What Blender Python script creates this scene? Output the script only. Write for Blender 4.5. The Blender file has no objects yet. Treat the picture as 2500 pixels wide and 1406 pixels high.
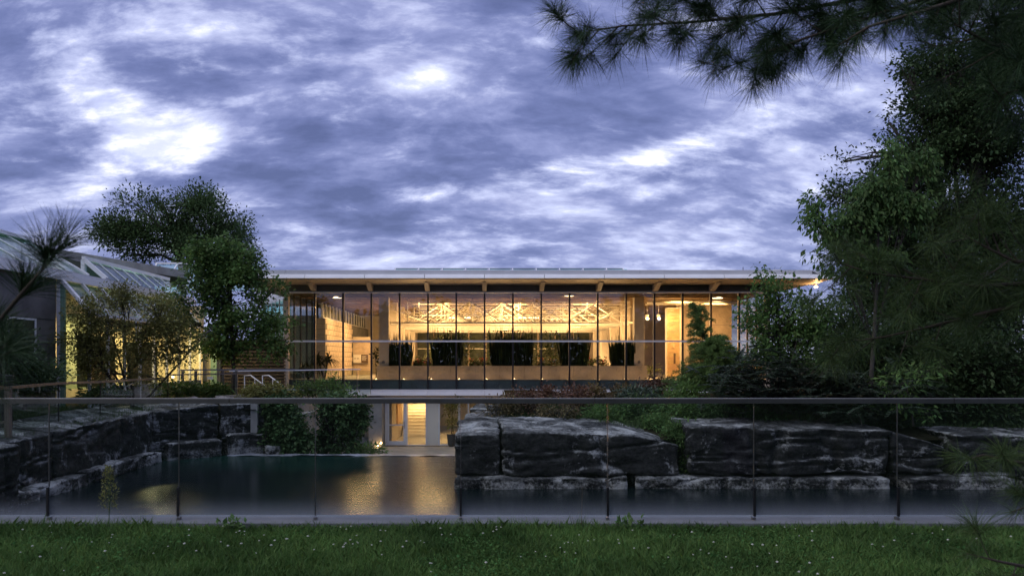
import bpy, math, random
import numpy as np
from mathutils import Vector, Matrix

random.seed(7)
RNG = np.random.default_rng(11)
scn = bpy.context.scene
COL = scn.collection
PI = math.pi

# ------------------------------------------------------------------ camera
F, CX, CY, EYE = 1900.0, 1183.0, 876.0, 1.42       # pixels of the 2500 px wide photograph, metres
def P(px, py, Y):
    return Vector(((px - CX) * Y / F, Y, EYE + (CY - py) * Y / F))

cam_d = bpy.data.cameras.new('camera')
cam = bpy.data.objects.new('camera', cam_d)
COL.objects.link(cam)
cam.location = (0, 0, EYE)
cam.rotation_euler = (PI / 2, 0, 0)
cam_d.sensor_width = 36
cam_d.lens = F / 2500 * 36
cam_d.shift_x = (1250 - CX) / 2500
cam_d.shift_y = (CY - 703) / 2500
cam_d.clip_start = 0.05
cam_d.clip_end = 6000
cam_d.dof.use_dof = True
cam_d.dof.focus_distance = 38
cam_d.dof.aperture_fstop = 5.6
scn.camera = cam

# ------------------------------------------------------------------ render settings
scn.view_settings.view_transform = 'Standard'
scn.view_settings.look = 'None'
scn.view_settings.gamma = 1
scn.view_settings.exposure = 0.92
scn.render.engine = 'CYCLES'
scn.cycles.use_denoising = True
scn.cycles.max_bounces = 8
scn.cycles.diffuse_bounces = 3
scn.cycles.glossy_bounces = 4
scn.cycles.transparent_max_bounces = 24
scn.cycles.sample_clamp_indirect = 3
scn.cycles.sample_clamp_direct = 8
scn.cycles.caustics_reflective = False
scn.cycles.caustics_refractive = False

# ------------------------------------------------------------------ node helper
class NT:
    def __init__(s, tree):
        s.t = tree; s.n = tree.nodes; s.l = tree.links
    def node(s, typ, **kw):
        n = s.n.new(typ)
        for k, v in kw.items(): setattr(n, k, v)
        return n
    def put(s, sock, v):
        if isinstance(v, bpy.types.NodeSocket): s.l.new(v, sock)
        elif isinstance(v, (tuple, list)) and len(v) == 3 and sock.type == 'RGBA': sock.default_value = (*v, 1)
        else: sock.default_value = v
    def m(s, op, a, b=0.0, c=0.0, clamp=False):
        n = s.node('ShaderNodeMath', operation=op, use_clamp=clamp)
        for i, v in enumerate((a, b, c)): s.put(n.inputs[i], v)
        return n.outputs[0]
    def vm(s, op, a, b=(0, 0, 0)):
        n = s.node('ShaderNodeVectorMath', operation=op)
        s.put(n.inputs[0], a)
        if op == 'SCALE': s.put(n.inputs['Scale'], b)
        else: s.put(n.inputs[1], b)
        return n.outputs[0]
    def comb(s, x, y, z):
        n = s.node('ShaderNodeCombineXYZ')
        for i, v in enumerate((x, y, z)): s.put(n.inputs[i], v)
        return n.outputs[0]
    def sep(s, v):
        n = s.node('ShaderNodeSeparateXYZ'); s.put(n.inputs[0], v)
        return n.outputs
    def noise(s, vec, scale=1, detail=5, rough=.55, dist=0.0, lac=2.0, dims='3D'):
        n = s.node('ShaderNodeTexNoise', noise_dimensions=dims)
        if vec is not None: s.put(n.inputs['Vector'], vec)
        n.inputs['Scale'].default_value = scale; n.inputs['Detail'].default_value = detail
        n.inputs['Roughness'].default_value = rough; n.inputs['Distortion'].default_value = dist
        n.inputs['Lacunarity'].default_value = lac
        return n.outputs['Fac']
    def mix(s, f, a, b, blend='MIX'):
        n = s.node('ShaderNodeMix', data_type='RGBA', blend_type=blend)
        s.put(n.inputs[0], f); s.put(n.inputs[6], a); s.put(n.inputs[7], b)
        return n.outputs[2]
    def ss(s, v, a, b):
        n = s.node('ShaderNodeMapRange', interpolation_type='SMOOTHSTEP')
        s.put(n.inputs[0], v); n.inputs[1].default_value = a; n.inputs[2].default_value = b
        return n.outputs[0]
    def ramp(s, v, stops):
        n = s.node('ShaderNodeValToRGB')
        s.put(n.inputs[0], v)
        e = n.color_ramp.elements
        while len(e) < len(stops): e.new(.5)
        for el, (p, c) in zip(e, stops): el.position = p; el.color = (*c, 1)
        return n.outputs[0]

# ------------------------------------------------------------------ world: broken dusk cloud
SUN_EL, SUN_AZ = math.radians(32), math.radians(-118)
world = bpy.data.worlds.new('World'); scn.world = world
world.use_nodes = True
w = NT(world.node_tree)
for n in list(w.n): w.n.remove(n)
tc = w.node('ShaderNodeTexCoord')
D = w.vm('NORMALIZE', tc.outputs['Generated'])
dx, dy, dz = w.sep(D)
az = w.m('ARCTAN2', dx, dy)
el = w.m('ARCSINE', dz)
up = w.m('MAXIMUM', dz, 0.0)
den = w.m('ADD', up, 0.42)
plane = w.comb(w.m('DIVIDE', dx, den), w.m('DIVIDE', dy, den), 0.0)
rot = w.node('ShaderNodeMapping'); w.put(rot.inputs[0], plane)
rot.inputs['Rotation'].default_value = (0, 0, math.radians(-16))
rot.inputs['Scale'].default_value = (1.45, 2.7, 1.0)
rot.inputs['Location'].default_value = (3.1, 1.7, 0.4)
pl = rot.outputs[0]
warp = w.node('ShaderNodeTexNoise'); w.put(warp.inputs['Vector'], pl); warp.inputs['Scale'].default_value = 1.6; warp.inputs['Detail'].default_value = 3
pl2 = w.vm('ADD', pl, w.vm('SCALE', w.vm('SUBTRACT', warp.outputs['Color'], (.5, .5, .5)), .22))
big = w.noise(pl2, 1.15, 4, .5)
mid = w.noise(pl2, 2.7, 8, .54)
fine = w.noise(pl2, 7.5, 9, .62)
def blob(px, py, sx, sy, ang=0.0):
    u, v = (px - CX) / F, (CY - py) / F
    a0, e0 = math.atan(u), math.atan(v / math.sqrt(1 + u * u))
    a = w.m('SUBTRACT', az, a0); e = w.m('SUBTRACT', el, e0)
    c, s_ = math.cos(math.radians(ang)), math.sin(math.radians(ang))
    ra = w.m('ADD', w.m('MULTIPLY', a, c), w.m('MULTIPLY', e, s_))
    re = w.m('SUBTRACT', w.m('MULTIPLY', e, c), w.m('MULTIPLY', a, s_))
    q = w.m('ADD', w.m('POWER', w.m('ABSOLUTE', w.m('DIVIDE', ra, sx / F)), 2.0), w.m('POWER', w.m('ABSOLUTE', w.m('DIVIDE', re, sy / F)), 2.0))
    return w.m('EXPONENT', w.m('MULTIPLY', q, -1.0))
# openings in the cloud where the low sun gets through (px, py, size x, size y, tilt, strength)
holes = [(200, 170, 90, 55, -50, .62), (290, 290, 130, 55, -35, .90), (370, 330, 90, 60, -10, .55), (470, 340, 95, 60, 20, .80), (300, 400, 120, 38, 30, .80), (130, 130, 60, 60, -60, .4), (190, 478, 110, 22, 14, .55),
         (1040, 190, 60, 45, 15, .5), (620, 120, 240, 50, 12, .28), (810, 275, 55, 45, 0, .40), (800, 225, 60, 30, 0, .3), (330, 60, 260, 60, 10, .32), (660, 340, 70, 25, 20, .3),
         (1330, 425, 300, 30, 8, .66), (1060, 470, 90, 25, 12, .45), (1700, 345, 300, 34, 17, .56), (1930, 300, 120, 22, 14, .35), (1620, 455, 170, 35, 15, .34), (2150, 285, 70, 30, 30, .5), (1330, 75, 130, 50, 25, .40),
         (700, 590, 520, 45, 0, .14), (1500, 610, 520, 45, 0, .17), (1850, 500, 200, 60, 20, .2), (620, 500, 320, 30, 0, .15), (2000, 180, 300, 60, 10, .12)]
hm = None
for px, py, sx, sy, an, k in holes:
    b = w.m('MULTIPLY', blob(px, py, sx, sy, an), k)
    hm = b if hm is None else w.m('ADD', hm, b)
darks = [(900, 420, 420, 110, 8, .16), (1600, 250, 500, 90, 14, .14), (1250, 240, 160, 150, 0, .08), (120, 80, 130, 70, 0, .14), (60, 480, 160, 120, 0, .14), (700, 200, 160, 60, -10, .10), (1700, 560, 300, 40, 5, .12), (1050, 40, 280, 90, 0, .12), (600, 440, 200, 60, 0, .14)]
for px, py, sx, sy, an, k in darks:
    hm = w.m('SUBTRACT', hm, w.m('MULTIPLY', blob(px, py, sx, sy, an), k))
tex = w.m('ADD', w.m('MULTIPLY', big, .50), w.m('ADD', w.m('MULTIPLY', mid, .74), w.m('MULTIPLY', fine, .48)))
tex = w.m('SUBTRACT', tex, .86)                       # about -.25 .. .25
horizon = w.m('EXPONENT', w.m('MULTIPLY', up, -12.0))
dens = w.m('ADD', w.m('ADD', w.m('MULTIPLY', tex, 1.95), .32), w.m('MULTIPLY', hm, .42))
dens = w.m('ADD', dens, w.m('MULTIPLY', horizon, .30))
cloud = w.ramp(dens, [(0.0, (.066, .083, .190)), (.22, (.100, .121, .262)), (.45, (.170, .194, .365)), (.66, (.272, .295, .475)), (.86, (.38, .415, .61)), (1.0, (.50, .52, .66))])
edge = w.m('ADD', w.m('MINIMUM', hm, .72), w.m('ADD', w.m('MULTIPLY', tex, 1.55), w.m('MULTIPLY', w.m('SUBTRACT', fine, .5), 1.9)))
cloud = w.mix(w.m('MULTIPLY', w.ss(edge, .05, .85), .7), cloud, (.42, .455, .64))
cloud = w.mix(w.ss(edge, .52, 1.45), cloud, (.90, .885, .91))
# unseen overhead sky made a little paler and greyer to light the ground
cloud = w.mix(w.m('MULTIPLY', w.ss(el, math.radians(24), math.radians(75)), .8), cloud, (.50, .515, .60))
sky = w.node('ShaderNodeTexSky', sky_type='NISHITA')
sky.sun_disc = False
sky.sun_elevation = SUN_EL; sky.sun_rotation = SUN_AZ
skyc = w.vm('SCALE', sky.outputs[0], .05)
allc = w.mix(.10, cloud, skyc)
lower = w.ss(dz, -.06, .0)
allc = w.mix(lower, (.03, .035, .05), allc)
bg = w.node('ShaderNodeBackground'); w.put(bg.inputs[0], allc); bg.inputs[1].default_value = 0.98
wo = w.node('ShaderNodeOutputWorld'); w.l.new(bg.outputs[0], wo.inputs[0])

sd = bpy.data.lights.new('sun', 'SUN'); sd.energy = .60; sd.angle = math.radians(70); sd.color = (1, .95, .90)
so = bpy.data.objects.new('sun', sd); COL.objects.link(so)
sdir = Vector((math.sin(SUN_AZ) * math.cos(SUN_EL), math.cos(SUN_AZ) * math.cos(SUN_EL), math.sin(SUN_EL)))
so.rotation_euler = sdir.to_track_quat('Z', 'Y').to_euler(); so.location = (0, 0, 30)

WARM = (1.0, .575, .245)
def area(loc, size, power, rot=(0, 0, 0), color=WARM, sy=None, spread=None):
    d = bpy.data.lights.new('lamp_light', 'AREA'); d.energy = power; d.color = color
    d.shape = 'RECTANGLE'; d.size = size; d.size_y = sy or size
    if spread: d.spread = spread
    o = bpy.data.objects.new('lamp_light', d); COL.objects.link(o); o.location = loc; o.rotation_euler = rot
    return o
def point(loc, power, r=.05, color=WARM):
    d = bpy.data.lights.new('lamp_light', 'POINT'); d.energy = power; d.color = color; d.shadow_soft_size = r
    o = bpy.data.objects.new('lamp_light', d); COL.objects.link(o); o.location = loc
    return o

# ------------------------------------------------------------------ materials
M = {}
def mat(name, col, rough=.6, var=0.0, vscale=3.0, bump=0.0, bscale=20, metal=0.0, island=0.0, emit=None, spec=.5, transl=0.0, obj_coord=True, col2=None):
    m_ = bpy.data.materials.new(name); m_.use_nodes = True
    t = NT(m_.node_tree); b = t.n['Principled BSDF']
    b.inputs['Roughness'].default_value = rough; b.inputs['Metallic'].default_value = metal
    b.inputs['Specular IOR Level'].default_value = spec
    c = tuple(col)
    tcn = t.node('ShaderNodeTexCoord').outputs['Object']
    csock = c
    if var > 0:
        f = t.noise(tcn, vscale, 6, .6)
        f = t.ss(f, .3, .7)
        hi = col2 or tuple(min(1, x * (1 + var)) for x in c); lo = tuple(x * (1 - var) for x in c)
        csock = t.mix(f, lo, hi)
    if island > 0:
        g = t.node('ShaderNodeNewGeometry')
        r_ = g.outputs['Random Per Island']
        k = t.m('ADD', 1 - island, t.m('MULTIPLY', r_, 2 * island))
        hsv = t.node('ShaderNodeHueSaturation'); t.put(hsv.inputs['Color'], csock if not isinstance(csock, tuple) else csock)
        t.put(hsv.inputs['Value'], k)
        t.put(hsv.inputs['Hue'], t.m('ADD', .5 - .02, t.m('MULTIPLY', t.m('FRACT', t.m('MULTIPLY', r_, 7.3)), .04)))
        csock = hsv.outputs[0]
    t.put(b.inputs['Base Color'], csock)
    if bump > 0:
        bn = t.node('ShaderNodeBump'); bn.inputs['Strength'].default_value = bump; bn.inputs['Distance'].default_value = .02
        t.put(bn.inputs['Height'], t.noise(tcn, bscale, 6, .6)); t.l.new(bn.outputs[0], b.inputs['Normal'])
    if transl > 0:
        tr = t.node('ShaderNodeBsdfTranslucent'); t.put(tr.inputs[0], csock)
        mx = t.node('ShaderNodeMixShader'); mx.inputs[0].default_value = transl
        out = t.n['Material Output']
        t.l.new(b.outputs[0], mx.inputs[1]); t.l.new(tr.outputs[0], mx.inputs[2]); t.l.new(mx.outputs[0], out.inputs[0])
    if emit:
        b.inputs['Emission Color'].default_value = (*emit[0], 1); b.inputs['Emission Strength'].default_value = emit[1]
    M[name] = m_
    return m_

def glass(name, tint=(.93, .96, .95), f0=.05, dust=None, rough=0.0, graze=1.0):
    m_ = bpy.data.materials.new(name); m_.use_nodes = True
    t = NT(m_.node_tree)
    for n in list(t.n): t.n.remove(n)
    lw = t.node('ShaderNodeLayerWeight'); lw.inputs[0].default_value = .5
    fr = t.m('ADD', f0, t.m('MULTIPLY', t.m('POWER', lw.outputs['Facing'], 5.0), graze - f0))
    a = t.node('ShaderNodeBsdfTransparent'); t.put(a.inputs[0], tint)
    g = t.node('ShaderNodeBsdfGlossy'); g.inputs['Roughness'].default_value = rough
    mx = t.node('ShaderNodeMixShader'); t.put(mx.inputs[0], fr); t.l.new(a.outputs[0], mx.inputs[1]); t.l.new(g.outputs[0], mx.inputs[2])
    last = mx.outputs[0]
    if dust:
        tcn = t.node('ShaderNodeTexCoord').outputs['Object']
        z = t.sep(tcn)[2]
        z0, z1, amt = dust
        f = t.m('POWER', t.m('SUBTRACT', 1.0, t.ss(z, z0, z1)), 2.6)
        stv = t.vm('MULTIPLY', tcn, (60.0, 60.0, 5.0))
        f = t.m('MULTIPLY', f, t.m('ADD', .55, t.m('MULTIPLY', t.noise(stv, 1, 4, .6), .9)))
        sp = t.ss(t.noise(tcn, 55, 2, .5), .74, .80)
        f = t.m('ADD', t.m('MULTIPLY', f, amt), t.m('MULTIPLY', sp, .25), clamp=True)
        f = t.m('ADD', f, .003)
        d = t.node('ShaderNodeBsdfDiffuse'); d.inputs[0].default_value = (.55, .58, .66, 1)
        m2 = t.node('ShaderNodeMixShader'); t.put(m2.inputs[0], f); t.l.new(last, m2.inputs[1]); t.l.new(d.outputs[0], m2.inputs[2])
        last = m2.outputs[0]
    o = t.node('ShaderNodeOutputMaterial'); t.l.new(last, o.inputs[0])
    M[name] = m_
    return m_

mat('fascia', (.78, .79, .82), .45, .05, 1.5)
mat('fascia_top', (.62, .63, .67), .5, .05, 1.5)
mat('soffit', (.60, .50, .40), .5, .06, 1.0)
mat('dark_band', (.11, .105, .10), .5, .1, 2)
mat('black_metal', (.008, .008, .009), .45)
mat('white_metal', (.80, .81, .83), .4, .05, 2)
mat('steel', (.26, .25, .245), .32, .1, 6, metal=.85)
mat('rail_steel', (.13, .128, .125), .38, .12, 6, metal=.8)
mat('brown_steel', (.16, .13, .11), .5, .15, 6, metal=.3)
mat('plaster', (.60, .52, .41), .7, .06, 1.5, .15, 30)
mat('warm_white', (.80, .75, .65), .6, .04, 1)
mat('block', (.52, .43, .31), .8, .12, 4, .3, 25, island=.06)
mat('wood_slat', (.62, .40, .20), .55, .2, 5, island=.12)
mat('wood_dark', (.085, .062, .045), .6, .25, 4, island=.1)
mat('ceiling_wood', (.24, .165, .10), .6, .2, 3)
mat('board', (.34, .27, .21), .7, .12, 2)
mat('concrete', (.30, .29, .28), .8, .18, 1.5, .3, 14)
mat('concrete_dark', (.13, .125, .12), .85, .25, 1.2, .3, 10)
mat('concrete_int', (.40, .33, .26), .8, .15, 1.4, .3, 14)
mat('spandrel', (.10, .125, .14), .35, .1, 2)
mat('kerb', (.17, .175, .185), .8, .15, 3, .3, 40)
mat('terrace', (.36, .34, .31), .7, .15, 2, .2, 20)
mat('path', (.30, .29, .28), .85, .2, 2)
mat('soil', (.035, .032, .02), .95, .4, 2, .4, 15, spec=.0)
mat('lawn', (.030, .060, .016), .95, .4, 3, .4, 15, spec=.0)
mat('grass', (.112, .230, .058), .55, .5, .9, col2=(.160, .285, .075), island=.35, spec=.25, transl=.25)
mat('grass_bank', (.060, .105, .030), .6, .3, 1, island=.35, transl=.25)
mat('clover', (.62, .63, .56), .7)
mat('clover_leaf', (.070, .150, .046), .8, .3, 2, island=.3, spec=.0, transl=.2)
mat('stem', (.05, .09, .03), .6)
mat('bark', (.045, .038, .032), .9, .3, 6, .4, 25)
mat('bark_pine', (.050, .036, .026), .9, .3, 12, .4, 60)
mat('leaf_dark', (.050, .085, .034), .5, .3, .5, island=.35, spec=.15, transl=.25)
mat('leaf_far', (.072, .122, .045), .6, .35, .3, island=.4, spec=.2, transl=.25)
mat('leaf_green', (.105, .185, .055), .5, .3, .5, island=.35, spec=.15, transl=.35)
mat('leaf_mid', (.080, .145, .046), .5, .3, .5, island=.35, spec=.15, transl=.35)
mat('leaf_lime', (.070, .120, .030), .5, .3, .6, island=.3, spec=.15, transl=.35)
mat('leaf_olive', (.185, .190, .060), .6, .3, .8, island=.35, spec=.15, transl=.3)
mat('leaf_ivy', (.060, .110, .040), .45, .3, .8, island=.4, spec=.15, transl=.2)
mat('leaf_brown', (.120, .062, .036), .6, .4, 1.2, island=.45, transl=.25)
mat('leaf_bronze', (.130, .095, .035), .6, .4, 1.2, island=.45, transl=.25)
mat('leaf_blue', (.055, .092, .055), .55, .3, .8, island=.4, transl=.2)
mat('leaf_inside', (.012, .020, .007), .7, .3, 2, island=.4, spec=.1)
mat('leaf_palm', (.10, .12, .025), .5, .3, 2, island=.4, transl=.25)
mat('flower_red', (.55, .06, .03), .5, .2, 4, island=.3)
mat('needle', (.030, .060, .024), .5, .3, 3, island=.4, spec=.15)
mat('needle_olive', (.066, .105, .034), .5, .3, 3, island=.4, spec=.15, transl=.2)
mat('needle_soft', (.125, .200, .060), .5, .3, 3, island=.4, spec=.15, transl=.3)
mat('yellow_wall', (.66, .58, .36), .7, .1, 1)
mat('green_frame', (.22, .36, .26), .5, .1, 3)
mat('night_green', (.028, .034, .020), .4, .6, 1.2)
mat('screen_dark', (.03, .028, .022), .7)
mat('sign_white', (.75, .73, .66), .6)
mat('sign_brown', (.10, .06, .04), .6)
mat('sign_ink', (.25, .24, .22), .6)
mat('bulb', (1, .9, .7), emit=((1, .60, .24), 14))
mat('tube_glow', (1, .9, .7), emit=((1, .74, .40), 5))
mat('orange_glow', (1, .5, .2), emit=((1, .42, .12), 9))
mat('exit_red', (.6, .03, .02), emit=((1, .10, .03), 3))
mat('pale_glow', (1, .9, .7), emit=((1, .84, .55), 4))
mat('pot', (.05, .048, .046), .6)
mat('water_edge', (.30, .31, .36), .35, .4, 3, .5, 8)
glass('facade_glass', (.90, .92, .90), .075)
glass('guard_glass', (.90, .94, .94), .020, dust=(.0, .30, .24))
glass('rail_glass', (.86, .90, .88), .03)
glass('roof_glass', (.80, .94, .90), .06, graze=.75)

def make_rock_mat():
    m_ = bpy.data.materials.new('rock'); m_.use_nodes = True
    t = NT(m_.node_tree); b = t.n['Principled BSDF']; b.inputs['Roughness'].default_value = .72
    b.inputs['Specular IOR Level'].default_value = .15
    g = t.node('ShaderNodeNewGeometry'); pos = g.outputs['Position']
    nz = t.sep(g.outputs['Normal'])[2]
    strat = t.noise(t.vm('MULTIPLY', pos, (2.4, 2.4, 4.6)), 1, 8, .70, .6)
    blot = t.noise(t.vm('MULTIPLY', pos, (1.0, 1.0, 1.5)), 1, 8, .64, .8)
    streak = t.noise(t.vm('MULTIPLY', pos, (5.0, 5.0, .8)), 1, 5, .62)
    grain = t.noise(pos, 14, 6, .7)
    base = t.mix(t.ss(t.m('ADD', t.m('MULTIPLY', strat, .6), t.m('MULTIPLY', grain, .4)), .38, .66), (.008, .008, .009), (.044, .043, .043))
    wh = t.m('ADD', t.m('MULTIPLY', blot, .58), t.m('ADD', t.m('MULTIPLY', streak, .24), t.m('MULTIPLY', grain, .18)))
    wf = t.ss(wh, .530, .615)
    lime = t.mix(grain, (.16, .16, .165), (.66, .65, .64))
    c1 = t.mix(t.m('MULTIPLY', wf, .75), base, lime)
    low = t.m('SUBTRACT', 1.0, t.ss(t.sep(pos)[2], -1.95, -1.62))
    c1 = t.mix(t.m('MULTIPLY', low, t.ss(t.m('ADD', t.m('MULTIPLY', blot, .6), t.m('MULTIPLY', grain, .4)), .44, .60)), c1, (.40, .39, .37))
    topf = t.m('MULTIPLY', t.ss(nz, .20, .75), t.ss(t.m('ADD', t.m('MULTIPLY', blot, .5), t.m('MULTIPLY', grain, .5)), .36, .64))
    c2 = t.mix(t.m('MULTIPLY', topf, .85), c1, t.mix(t.ss(blot, .42, .62), (.19, .19, .195), (.58, .575, .57)))  # upward faces painted paler: weathering plus sky light put into the colour
    t.put(b.inputs['Base Color'], c2)
    bn = t.node('ShaderNodeBump'); bn.inputs['Strength'].default_value = 1.0; bn.inputs['Distance'].default_value = .07
    h = t.m('ADD', t.m('MULTIPLY', strat, .6), t.m('MULTIPLY', t.noise(pos, 6, 9, .70), 1.1)); t.put(bn.inputs['Height'], h)
    t.l.new(bn.outputs[0], b.inputs['Normal'])
    M['rock'] = m_
make_rock_mat()
def make_water_mat():
    m_ = bpy.data.materials.new('water'); m_.use_nodes = True
    t = NT(m_.node_tree); b = t.n['Principled BSDF']
    pos = t.node('ShaderNodeNewGeometry').outputs['Position']
    b.inputs['Roughness'].default_value = .19; b.inputs['IOR'].default_value = 1.33
    f = t.noise(t.vm('MULTIPLY', pos, (.12, .2, 1)), 1, 3, .5)
    x, y, _ = t.sep(pos)
    shallow = t.m('MULTIPLY', t.ss(y, 22.5, 27.5), t.m('SUBTRACT', 1.0, t.ss(x, -5.5, -2.0)))
    t.put(b.inputs['Base Color'], t.mix(t.m('MULTIPLY', shallow, t.ss(f, .3, .7)), (.004, .009, .011), (.010, .050, .040)))
    bn = t.node('ShaderNodeBump'); bn.inputs['Strength'].default_value = .24; bn.inputs['Distance'].default_value = .03
    h = t.m('ADD', t.noise(t.vm('MULTIPLY', pos, (1.1, 4.2, 1)), 1, 4, .55, .5), t.m('MULTIPLY', t.noise(t.vm('MULTIPLY', pos, (3, 10, 1)), 1, 2, .5), .10))
    t.put(bn.inputs['Height'], h); t.l.new(bn.outputs[0], b.inputs['Normal'])
    M['water'] = m_
make_water_mat()

# ------------------------------------------------------------------ mesh helpers
def link(name, me, mt, parent=None):
    o = bpy.data.objects.new(name, me)
    if mt is not None and not len(me.materials): me.materials.append(M[mt] if isinstance(mt, str) else mt)
    COL.objects.link(o)
    if parent is not None:
        o.parent = parent
        if parent.type == 'EMPTY': o.location = -parent.location
    return o
def tag(o, label=None, cat=None, group=None, kind=None):
    if label: o['label'] = label
    if cat: o['category'] = cat
    if group: o['group'] = group
    if kind: o['kind'] = kind
    return o
def thing(name, label, cat, loc=(0, 0, 0), group=None):
    o = bpy.data.objects.new(name, None); COL.objects.link(o)
    o.location = loc; o.empty_display_size = .2
    return tag(o, label, cat, group)

class MB:
    def __init__(s): s.v = []; s.f = []
    def add(s, vs, fs):
        n = len(s.v); s.v += [tuple(v) for v in vs]; s.f += [tuple(i + n for i in f) for f in fs]; return s
    def box(s, x0, x1, y0, y1, z0, z1):
        return s.add([(x0, y0, z0), (x1, y0, z0), (x1, y1, z0), (x0, y1, z0), (x0, y0, z1), (x1, y0, z1), (x1, y1, z1), (x0, y1, z1)],
                     [(0, 3, 2, 1), (4, 5, 6, 7), (0, 1, 5, 4), (1, 2, 6, 5), (2, 3, 7, 6), (3, 0, 4, 7)])
    def bar(s, p, q, w=.05, h=.05, upv=(0, 0, 1)):
        p, q = Vector(p), Vector(q); d = (q - p).normalized(); u = Vector(upv)
        if abs(d.dot(u)) > .98: u = Vector((0, 1, 0))
        a = d.cross(u).normalized() * (w / 2); b = a.cross(d).normalized() * (h / 2)
        vs = [c + i * a + j * b for c in (p, q) for i, j in ((-1, -1), (1, -1), (1, 1), (-1, 1))]
        return s.add(vs, [(3, 2, 1, 0), (4, 5, 6, 7), (0, 1, 5, 4), (1, 2, 6, 5), (2, 3, 7, 6), (3, 0, 4, 7)])
    def tube(s, pts, rs, n=6, cap=True):
        pts = [Vector(p) for p in pts]
        if not hasattr(rs, '__len__'): rs = [rs] * len(pts)
        base = len(s.v); prev = None
        for i, p in enumerate(pts):
            d = (pts[min(i + 1, len(pts) - 1)] - pts[max(i - 1, 0)])
            d = d.normalized() if d.length > 1e-9 else Vector((0, 0, 1))
            if prev is None:
                ref = Vector((0, 0, 1)) if abs(d.z) < .9 else Vector((1, 0, 0)); a = d.cross(ref).normalized()
            else: a = (prev - d * prev.dot(d)).normalized()
            prev = a; b = d.cross(a)
            for k in range(n):
                t = 2 * PI * k / n
                s.v.append(tuple(p + (a * math.cos(t) + b * math.sin(t)) * rs[i]))
        for i in range(len(pts) - 1):
            for k in range(n):
                k2 = (k + 1) % n
                s.f.append((base + i * n + k, base + i * n + k2, base + (i + 1) * n + k2, base + (i + 1) * n + k))
        if cap:
            s.f.append(tuple(base + k for k in reversed(range(n)))); e = base + (len(pts) - 1) * n
            s.f.append(tuple(e + k for k in range(n)))
        return s
    def lathe(s, c, prof, n=16):
        c = Vector(c); base = len(s.v)
        for r, z in prof:
            for k in range(n): s.v.append((c.x + r * math.cos(2 * PI * k / n), c.y + r * math.sin(2 * PI * k / n), c.z + z))
        for i in range(len(prof) - 1):
            for k in range(n):
                k2 = (k + 1) % n
                s.f.append((base + i * n + k, base + i * n + k2, base + (i + 1) * n + k2, base + (i + 1) * n + k))
        s.f.append(tuple(base + k for k in reversed(range(n)))); e = base + (len(prof) - 1) * n
        s.f.append(tuple(e + k for k in range(n)))
        return s
    def prism(s, poly, axis, a0, a1):            # poly of 2-D points extruded along an axis
        def mk(p, a):
            if axis == 'x': return (a, p[0], p[1])
            if axis == 'y': return (p[0], a, p[1])
            return (p[0], p[1], a)
        n = len(poly)
        vs = [mk(p, a0) for p in poly] + [mk(p, a1) for p in poly]
        return s.add(vs, [tuple(range(n)), tuple(reversed(range(n, 2 * n)))] + [(i, i + n, (i + 1) % n + n, (i + 1) % n) for i in range(n)])
    def slab(s, a, b, c, d, t):                   # four corners, thickness t along -normal
        a, b, c, d = map(Vector, (a, b, c, d)); n = (b - a).cross(d - a).normalized() * t
        vs = [a, b, c, d, a - n, b - n, c - n, d - n]
        return s.add(vs, [(0, 1, 2, 3), (7, 6, 5, 4), (0, 4, 5, 1), (1, 5, 6, 2), (2, 6, 7, 3), (3, 7, 4, 0)])
    def mesh(s, name, smooth=False):
        me = bpy.data.meshes.new(name); me.from_pydata(s.v, [], s.f)
        if smooth: me.polygons.foreach_set('use_smooth', [True] * len(me.polygons))
        me.update(); return me
    def build(s, name, mt, parent=None, smooth=False, label=None, kind=None):
        o = link(name, s.mesh(name, smooth), mt, parent)
        if label: o['label'] = label
        if kind: o['kind'] = kind
        return o

def np_mesh(name, V, nper, count, smooth=False):
    """count polygons of nper own vertices each"""
    me = bpy.data.meshes.new(name)
    n = nper * count
    me.vertices.add(n); me.vertices.foreach_set('co', np.ascontiguousarray(V, dtype=np.float32).ravel())
    me.loops.add(n); me.loops.foreach_set('vertex_index', np.arange(n, dtype=np.int32))
    me.polygons.add(count); me.polygons.foreach_set('loop_start', np.arange(0, n, nper, dtype=np.int32))
    me.update(calc_edges=True)
    return me
def unit(a): return a / np.maximum(np.linalg.norm(a, axis=-1, keepdims=True), 1e-9)

def leaf_verts(pos, axis, nrm, length, ratio, fold=.18):
    axis = unit(axis); side = unit(np.cross(axis, nrm)); up_ = np.cross(side, axis)
    L = length[:, None]; W = L * ratio / 2
    b = pos; tip = pos + axis * L
    mid_ = pos + axis * L * .42
    l = mid_ + side * W + up_ * W * fold; r = mid_ - side * W + up_ * W * fold
    return np.stack([b, r, tip, l], axis=1)

# value noise
_lat = RNG.random((32, 32, 32)).astype(np.float64)
def vnoise(p):
    p = np.asarray(p, dtype=np.float64); i = np.floor(p).astype(int); f = p - i; f = f * f * (3 - 2 * f)
    def g(a, b, c): return _lat[(i[:, 0] + a) % 32, (i[:, 1] + b) % 32, (i[:, 2] + c) % 32]
    fx, fy, fz = f[:, 0], f[:, 1], f[:, 2]
    x00 = g(0, 0, 0) * (1 - fx) + g(1, 0, 0) * fx; x10 = g(0, 1, 0) * (1 - fx) + g(1, 1, 0) * fx
    x01 = g(0, 0, 1) * (1 - fx) + g(1, 0, 1) * fx; x11 = g(0, 1, 1) * (1 - fx) + g(1, 1, 1) * fx
    return (x00 * (1 - fy) + x10 * fy) * (1 - fz) + (x01 * (1 - fy) + x11 * fy) * fz
def fbm(p, o=4):
    a, s, t = 1.0, 0.0, 0.0
    for k in range(o):
        s = s + a * vnoise(p * (2 ** k) + 7.3 * k); t += a; a *= .5
    return s / t

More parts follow.
